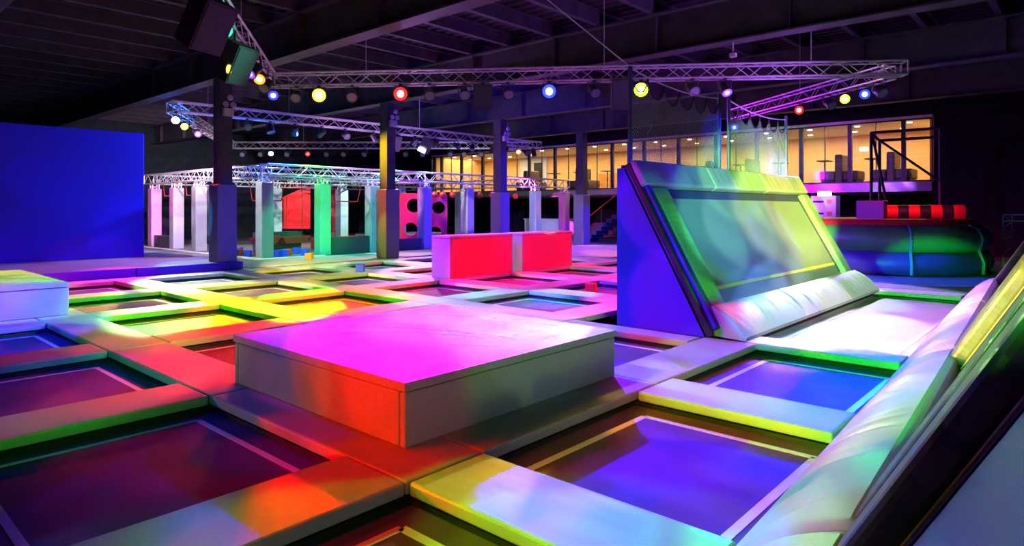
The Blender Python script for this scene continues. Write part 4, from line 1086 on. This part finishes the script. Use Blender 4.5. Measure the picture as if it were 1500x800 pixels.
ct((17.02, 20.2, 2.87), (17.02, 30.1, 2.87), 'white cross truss of the obstacle course above the red hole boards')
ct((23.92, 20.2, 2.87), (23.92, 30.1, 2.87), 'white cross truss of the obstacle course towards the lounge')
# kerb and low pit walls
for (x0, x1, y0, y1, lb) in ((9.7, 9.95, 19.5, 31, 'white kerb along the left edge of the foam pit'), (9.7, 12.1, 19.25, 19.5, 'white kerb along the front edge of the foam pit')):
    tag(soft_box('pit_kerb', x0, x1, y0, y1, 0, .05, WHITE, None, .012), lb, 'kerb')
for (x0, x1, y0, y1, h, m, lb) in ((12.66, 14.25, 19.85, 20.15, .62, VINYLD, 'low dark padded pit wall beside the green-lit post'),
                                 (14.75, 16.75, 19.85, 20.15, .45, VINYLD, 'low dark padded pit wall under the first red hole board'),
                                 (11.3, 13.1, 22.6, 22.9, .75, VINYLD, 'dark padded pit wall below the swinging red mat'),
                                 (10.3, 10.6, 27.75, 29.6, .5, VINYLD, 'dark padded pit wall between two left side posts'),
                                 (19.8, 23.5, 19.85, 20.1, .12, BLUELITV, 'low blue kerb behind the vault blocks')):
    tag(soft_box('pit_wall', x0, x1, y0, y1, 0, h, m, None, .02), lb, 'pit wall')
# swinging red mats on ropes
def swing_mat(x, y, z, w, label):
    t = thing('swing_mat', label, 'mat', (x, y, z), 0, group='red mats hung on ropes')
    m = MB(); m.hexa([(-w*.4, -.2, 0), (w*.3, -.2, 0), (w*.3, .2, 0), (-w*.4, .2, 0)], [(-w/2, -.25, .22), (w/2, -.25, .26), (w/2, .25, .26), (-w/2, .25, .22)])
    m.build('mat', REDV, t)
    for sx in (-.3, .3):
        MB().tube((sx * w, 0, .24), (sx * w * .9, 0, 2.68 - z), .012, 5).build('rope', ROPE, t)
ct((10.65, 22.0, 2.87), (16.8, 22.0, 2.87), 'white cross truss holding the swinging red mats')
swing_mat(11.25, 21.81, .38, 1.0, 'red boat-shaped mat hung on ropes beside the platform column')
swing_mat(12.35, 21.81, .36, 1.1, 'red boat-shaped mat hung on ropes behind the front corner post')
tag(soft_box('landing_mat', 14.3, 17.0, 22.4, 24.0, 0, .45, REDV, None, .05), 'pink-red landing mat on the floor inside the obstacle course', 'mat')
tag(soft_box('landing_mat', 19.2, 23.6, 26.2, 28.0, 0, .35, WHITE, None, .05), 'pale landing mat at the back of the obstacle course', 'mat')
# angled red boards
def board(poly, label):
    p0 = Vector(poly[0]); n = Vector((.74, .67, 0)) * .06
    m = MB(); k = len(poly); m.v = [tuple(Vector(p) - p0) for p in poly] + [tuple(Vector(p) - p0 + n) for p in poly]
    m.f = [tuple(range(k)), tuple(range(2*k - 1, k - 1, -1))] + [(i, (i+1) % k, k + (i+1) % k, k + i) for i in range(k)]
    t = thing('climbing_board', label, 'climbing board', (p0.x, p0.y, 0))
    m.build('board', REDV, t, (0, 0, p0.z))
    c = sum((Vector(p) for p in poly), Vector()) / k - Vector((p0.x, p0.y, 0))
    MB().tube(Vector((c.x + .1, c.y + .1, 0)), Vector((c.x + .1, c.y + .1, 2.6)), .04, 6).build('strut', DARK, t)
board([(16.6, 30.9, 2.1), (16.6, 30.9, .6), (17.7, 29.7, .6), (17.7, 29.7, 2.64), (17.4, 30.0, 2.64)], 'large red slanted board at the back of the obstacle course')
board([(18.38, 28.93, 2.64), (18.38, 28.93, .4), (18.55, 28.75, .4), (18.6, 28.7, 1.45), (18.9, 28.35, 1.9), (18.9, 28.35, 2.64)], 'tall notched red board beside the large slanted one')
# red boards with round holes
def hole_board(x, y, z, w, h, rows, cols, label, side):
    t = thing('hole_board', label, 'climbing board', (x, y, 0), R(-42), group='red boards with round holes')
    cw, ch = w / cols, h / rows; th = .07
    m = MB(); N = 24
    for r in range(rows):
        for c in range(cols):
            cx, cz = (c + .5) * cw, z + (r + .5) * ch
            off = .08 if (r + c) % 2 else -.05
            rad = .30 * min(cw, ch) * (1.0 if (r + c) % 2 else .95)
            for sy in (0, th):
                k = len(m.v)
                for i in range(N):
                    a = 2 * PI * i / N
                    m.v.append((cx + off + rad * math.cos(a), sy, cz + rad * math.sin(a)))
                for i in range(N):
                    a = 2 * PI * i / N; ca, sa = math.cos(a), math.sin(a)
                    s = 1 / max(abs(ca), abs(sa)); m.v.append((cx + ca * s * cw / 2, sy, cz + sa * s * ch / 2))
                for i in range(N):
                    j = (i + 1) % N; m.f.append((k+i, k+j, k+N+j, k+N+i))
                if sy == 0: k0 = k
            for i in range(N):
                j = (i + 1) % N; m.f.append((k0+i, k0+j, k+j, k+i))
    m.build('board', REDV, t)
    e = MB(); e.box(-.02, 0, 0, th, z, z + h); e.box(w, w + .02, 0, th, z, z + h); e.box(0, w, 0, th, z + h, z + h + .02); e.build('edge', REDV, t)
    MB().box(0, .06, th, th + .06, 0, z + h).build('support', DARK, t); MB().box(w - .06, w, th, th + .06, 0, z + h).build('support', DARK, t)
    if side:
        p = MB(); p.box(w + .03, w + .09, 0, .45, .2, z + h); p.build('side_panel', PURPV, t)
hole_board(16.88, 21.38, .28, .95, 1.95, 2, 1, 'red board with round holes just right of the middle column', True)
hole_board(17.75, 20.75, .1, .85, 2.08, 2, 1, 'red board with round holes beyond the violet-sided post', False)
# red trapeze bars
def trapeze(x, y, z, w, rz, label):
    t = thing('trapeze_bar', label, 'trapeze', (x, y, z), rz, group='red trapeze bars')
    MB().tube((-w/2, 0, 0), (w/2, 0, 0), .022, 6).build('bar', REDV, t)
    for s in (-1, 1): MB().tube((s * w/2, 0, 0), (s * w * .62, 0, 2.68 - z), .016, 5).build('hanger', REDV, t)
trapeze(11.5, 22.19, 1.9, 1.1, 0, 'red trapeze bar behind the front corner post')
trapeze(14.6, 22.19, 1.9, 1.5, 0, 'red trapeze bar behind the bright green post')
trapeze(10.61, 26.4, 2.15, 1.2, R(90), 'red trapeze bar between the left side posts')
trapeze(10.61, 28.7, 2.15, 1.2, R(90), 'red trapeze bar by the pink-lit post')
for k, (x_, y_) in enumerate(((17.7, 20.19), (18.15, 20.19), (18.7, 20.19), (20.3, 20.19), (21.1, 20.19), (21.9, 20.19), (22.7, 20.19))):
    t = thing('hanging_grip', 'red grip ball hanging from the course front truss, %s past the violet-sided post' % ORD[k], 'grip', (x_, y_, 2.2), group='red hanging grips')
    b = MB(); b.lathe([(.0, -.14), (.1, -.1), (.14, 0), (.1, .1), (.0, .14)], 10); b.build('ball', REDV, t, smooth=True)
    MB().tube((0, 0, .12), (0, 0, .47), .01, 5).build('rope', ROPE, t)
for k, (x_, y_, m) in enumerate(((10.95, 26.9, FOAMB), (10.1, 21.7, FOAMB), (10.4, 22.0, FOAMR), (10.25, 21.1, FOAMB), (10.95, 20.4, FOAMB), (11.25, 20.6, FOAMB),
                                 (11.5, 20.75, FOAMR), (10.75, 20.9, FOAMR), (10.15, 22.6, FOAMR), (10.8, 22.9, FOAMB), (11.9, 20.3, FOAMB), (12.1, 21.2, FOAMB))):
    cube(x_, y_, 0, .22, k * 1.3, m, 'blue foam cube lying in the foam pit' if m is FOAMB else 'red foam cube lying in the foam pit', 'foam cubes in the pit')

# ================================================================== GLAZED LOUNGE ON THE UPPER FLOOR
LY0, LY1, LF, LC = 4.3, 31.1, 2.6, 4.86
struct('floor_lounge', MB().box(27.02, 33.4, LY0, LY1, 2.24, LF), BROWN)
struct('ceiling_lounge', MB().box(27.02, 33.4, LY0, LY1, LC, LC + .1), CREAM)
struct('wall_lounge_back', MB().box(31.6, 31.8, LY0, LY1, LF, LC), TAN)
struct('wall_lounge_end', MB().box(27.3, 31.6, LY1 - .15, LY1, LF, LC), TAN)
struct('wall_lounge_side', MB().box(27.3, 31.6, LY0, LY0 + .12, LF, LC), TAN)
struct('wall_upper_front', MB().box(27.02, 27.3, LY0, LY1, LC + .1, 6.5), WALLB)
struct('trim_1', MB().box(26.94, 27.02, LY0, 11.9, 2.24, 2.58), SILVER)
struct('trim_2', MB().box(26.94, 27.02, 11.92, LY1, 2.32, 2.58), SILVER)
win = MB(); win.box(27.04, 27.12, LY0, LY1, LC - .05, LC); win.box(27.04, 27.12, LY0, LY1, LF, LF + .04)
wn = struct('window_1', win, DARK)
npane = 30; pw = (LY1 - LY0) / npane
pane = MB().box(0, .012, .02, pw - .02, 0, LC - LF - .09).mesh('pane', GLASSM)
mu = MB().box(-.02, .03, -.015, .015, 0, LC - LF - .09).mesh('mullion', DARK)
mp = MB().box(-.05, .09, -.07, .07, 0, LC - LF - .09).mesh('window_post', STEEL)
for k in range(npane + 1):
    y_ = LY0 + pw * k
    if k < npane: link('pane', pane, wn, (27.07, y_, LF + .04))
    link('window_post' if k % 2 == 1 else 'mullion', mp if k % 2 == 1 else mu, wn, (27.07, y_, LF + .04))
# white entrance bay with a dark door
struct('wall_lounge_bay', MB().box(31.45, 31.6, 25.4, 27.6, LF, LC), WHITE)
struct('door_1', MB().box(31.38, 31.45, 25.7, 26.35, LF, LF + 1.9), DARK)
dl = MB(); dl.lathe([(.0, 0), (.09, 0), (.09, .02), (.0, .02)], 12)
dle = dl.mesh('downlight', mat('downlight_glow', (.8, .8, .7), .3, .5, emis=(1, .85, .6, 14)))
for k in range(15):
    for xx in (28.1, 30.0):
        o = link('downlight', dle, None, (xx, LY0 + .9 + k * 1.78 + (xx - 28.1) * .3, LC - .022)); tag(o, 'round recessed downlight in the lounge ceiling', 'downlight', 'recessed lounge downlights')
def lamp_area(x, y, z, sx, sy, e, c):
    l = bpy.data.lights.new('lounge_glow', 'AREA'); l.shape = 'RECTANGLE'; l.size = sx; l.size_y = sy; l.energy = e; l.color = c
    o = bpy.data.objects.new('lounge_glow', l); COL.objects.link(o); o.location = (x, y, z)
LOUNGE_W = 420
for k in range(5):
    lamp_area(29.3, LY0 + 2.7 + k * 5.36, LC - .04, 2.6, 5.0, LOUNGE_W, (1, .74, .40))
# furniture
def bistro(x, y, label):
    t = thing('bistro_table', label, 'table', (x, y, LF), group='lounge tables')
    soft_box('table_top', -.34, .34, -.23, .23, .98, 1.02, DARK, t, .012)
    MB().tube((0, 0, .02), (0, 0, .98), .03, 8).build('pedestal', DARK, t)
    b = MB(); b.lathe([(.24, 0), (.24, .015), (.05, .03)], 14); b.build('foot', DARK, t)
def booth(x, y, label):
    t = thing('booth_bench', label, 'bench', (x, y, LF), group='lounge booth benches')
    soft_box('backrest', -.55, .55, -.14, .14, 0, 1.15, BROWN, t, .06)
    for s in (-1, 1):
        soft_box('seat', -.55, .55, s * .42 - .27, s * .42 + .27, .12, .5, BROWN, t, .05)
        soft_box('plinth', -.5, .5, s * .42 - .22, s * .42 + .22, 0, .12, DARK, t, .005)
yb = 5.7
k = 0
while yb < 24:
    if k in (0, 1, 3, 4, 6, 8, 10): booth(28.0, yb, 'dark double booth bench behind the lounge glass, %s from the steel frame end' % ORD[k])
    bistro(28.95, yb + .93, 'dark one-legged bistro table in the lounge, %s from the steel frame end' % ORD[k])
    yb += 1.8; k += 1
for k, (y_, w) in enumerate(((13.3, 1.0), (15.2, 1.5), (17.6, 1.6), (19.5, 1.3), (21.4, 1.0))):
    tag(soft_box('partition', 30.4, 30.55, y_, y_ + w, LF, LF + 1.0, AMBER, None, .02), 'amber low partition in the lounge, %s from the steel frame end' % ORD[k], 'partition', 'amber lounge partitions')
tag(soft_box('exit_sign', 31.54, 31.6, 7.4, 7.75, 4.15, 4.32, mat('lit_white_sign', (.8, .8, .8), .4, .4, emis=(1, .95, .85, 3)), None, .01), 'small blank white lit sign on the lounge back wall', 'sign')

# things under the lounge
st = thing('staircase', 'dark staircase with a red-lit handrail under the lounge', 'staircase', (26.0, 18.4, 0))
for q in range(8):
    MB().box(-.5, .5, -q * .28 - .28, -q * .28, q * .19, q * .19 + .19).build('step', STEEL, st)
MB().tube((-.5, 0, .95), (-.5, -2.24, 2.45), .03, 6).build('handrail', REDV, st)  # red light on the rail put into its colour
for q in (0, 4, 8): MB().tube((-.5, -q * .28, q * .19 * (q > 0)), (-.5, -q * .28, .95 + q * .187), .02, 5).build('baluster', STEEL, st)
kt = thing('counter', 'pale service counter under the lounge beyond the obstacle course', 'counter', (29.0, 23.2, 0))
soft_box('cabinet', -.3, .3, -1.6, 1.6, 0, 1.0, WHITE, kt, .01); soft_box('worktop', -.35, .35, -1.65, 1.65, 1.0, 1.05, WHITE, kt, .01)
tag(soft_box('monitor', 28.9, 28.95, 23.9, 24.4, 1.05, 1.4, mat('screen_glow', (.2, .4, .4), .3, .5, emis=(.45, 1, .9, 3)), None, .01), 'small glowing cyan monitor on the service counter', 'monitor')

# ================================================================== INFLATABLE ARENA BEYOND THE RAMP
inf = thing('inflatable_arena', 'round green and purple inflatable arena with a red rim beyond the ramp', 'inflatable', (19.7, 4.2, 0))
def torus(name, Rm, rt, z, m, sq=1.0, sz=1.0, n=56, k=14):
    g = MB()
    for i in range(n):
        a = 2 * PI * i / n
        bul = 1 + .012 * math.cos(a * 14)
        for j in range(k):
            b = 2 * PI * j / k
            rr = Rm + rt * math.cos(b) * sq * bul
            g.v.append((rr * math.cos(a), rr * math.sin(a), z + rt * math.sin(b) * sz))
    for i in range(n):
        for j in range(k):
            i2, j2 = (i + 1) % n, (j + 1) % k
            g.f.append((i*k + j, i2*k + j, i2*k + j2, i*k + j2))
    return g.build(name, m, inf, smooth=True)
torus('lower_tube', 2.02, .34, .30, PURPV, 1.0, .92)
torus('upper_tube', 1.98, .36, .86, GREENV, 1.0, .98)
torus('rim', 1.82, .24, 1.24, REDV, 1.0, .5)
b = MB(); b.lathe([(.0, .35), (1.75, .35), (1.75, .45), (.0, .45)], 40); b.build('inner_floor', REDV, inf)
TEALV = mat('teal_seam_vinyl', (.08, .35, .33), .4, .5)
for a in (205, 250, 300, 340):
    g = MB(); r0 = 2.36
    pts = [(r0 * math.cos(R(a)), r0 * math.sin(R(a)), .05)]
    for zz, rr in ((.3, 2.385), (.58, 2.28), (.86, 2.36), (1.1, 2.25), (1.2, 2.05)): pts.append((rr * math.cos(R(a)), rr * math.sin(R(a)), zz))
    g.path(pts, .035, 6).build('seam', TEALV, inf)
sw = thing('sweeper', 'red and black striped sweeper arm on a dark box in the inflatable arena', 'sweeper', (19.7, 4.2, .45))
soft_box('hub_box', -.26, .26, -.02, .66, 0, 1.38, PURPV, sw, .03)
def arm():
    d = Vector((.30, -.95, 0)).normalized(); o = Vector((.1, .0, 1.06)); Lr = 1.75; n = 7
    for q in range(n):
        a, b2 = o + d * (Lr * q / n), o + d * (Lr * (q + 1) / n)
        MB().tube(a, b2, .2, 16).build('band', REDV if q % 2 == 0 else BLACKV, sw, smooth=True)
arm()
gt = thing('steel_frame', 'dark open steel frame with diagonal braces before the lounge', 'steel frame', (22.3, 4.6, 0))
for p, q in (((0, .55, 0), (0, .55, 3.95)), ((.6, .45, 0), (.6, .45, 3.75)), ((0, .55, 3.95), (0, -1.25, 3.95)), ((.6, .45, 3.75), (.6, -1.25, 3.75)), ((0, -1.25, 0), (0, -1.25, 3.95)), ((0, .55, 3.95), (.6, .45, 3.75))):
    MB().tube(p, q, .045, 6).build('member', DARK, gt)
for p, q in (((0, .5, 3.85), (0, -1.25, 2.4)), ((0, .5, 3.8), (.5, .2, 1.6))): MB().tube(p, q, .04, 6).build('brace', DARK, gt)
ck = thing('score_cabinet', 'white cabinet with two slots standing behind the inflatable arena', 'cabinet', (23.6, 6.85, 0))
soft_box('body', -.25, .25, -.4, .4, 0, 2.05, WHITE, ck, .01)
for z in (1.45, 1.85):
    soft_box('slot', -.262, -.25, -.02, .32, z - .03, z + .03, DARK, ck, .002); soft_box('panel', -.262, -.25, -.28, -.12, z - .07, z + .07, AMBER, ck, .002)
tag(soft_box('light_box', 23.4, 23.6, 6.65, 7.05, 2.05, 2.2, mat('cyan_light_box', (.5, .8, .8), .3, .5, emis=(.5, 1, .95, 5)), None, .01), 'glowing pale cyan light box on the white cabinet', 'light box')
ar = thing('truss_arch', 'thin green-lit truss arch on the dark floor beside the far wall', 'truss', (20.5, 1.35, 0))  # green light on the arch put into its colour
for yy in (.3, -1.6):
    for sy in (-.09, .09):
        MB().tube((0, yy + sy, 0), (0, yy + sy, 1.45), .016, 5).build('leg', GREENV, ar)
    l = MB()
    for q in range(9): l.tube((0, yy - .09 * (-1) ** q, q * .16), (0, yy + .09 * (-1) ** q, q * .16 + .16), .008, 4)
    o = l.build('lacing', GREENV, ar); o['kind'] = 'stuff'
for z in (1.3, 1.46): MB().tube((0, .39, z), (0, -1.69, z), .016, 5).build('crossbar', GREENV, ar)

# flat pale floor mats leading to the columns
for (x0, x1, y0, y1, lb) in ((8.3, 12.6, 16.95, 19.2, 'wide pale floor mat before the foam pit kerb'), (13.6, 17.6, 16.95, 19.4, 'pale floor mat between the middle columns'),
                             (17.9, 23.2, 6.2, 11.5, 'pink-lit pale floor mat behind the vault blocks and ramp'), (17.9, 23.2, 11.7, 16.9, 'lavender floor mat before the far column')):
    tag(soft_box('floor_mat', x0, x1, y0, y1, 0, .03, VINYL, None, .012), lb, 'mat')
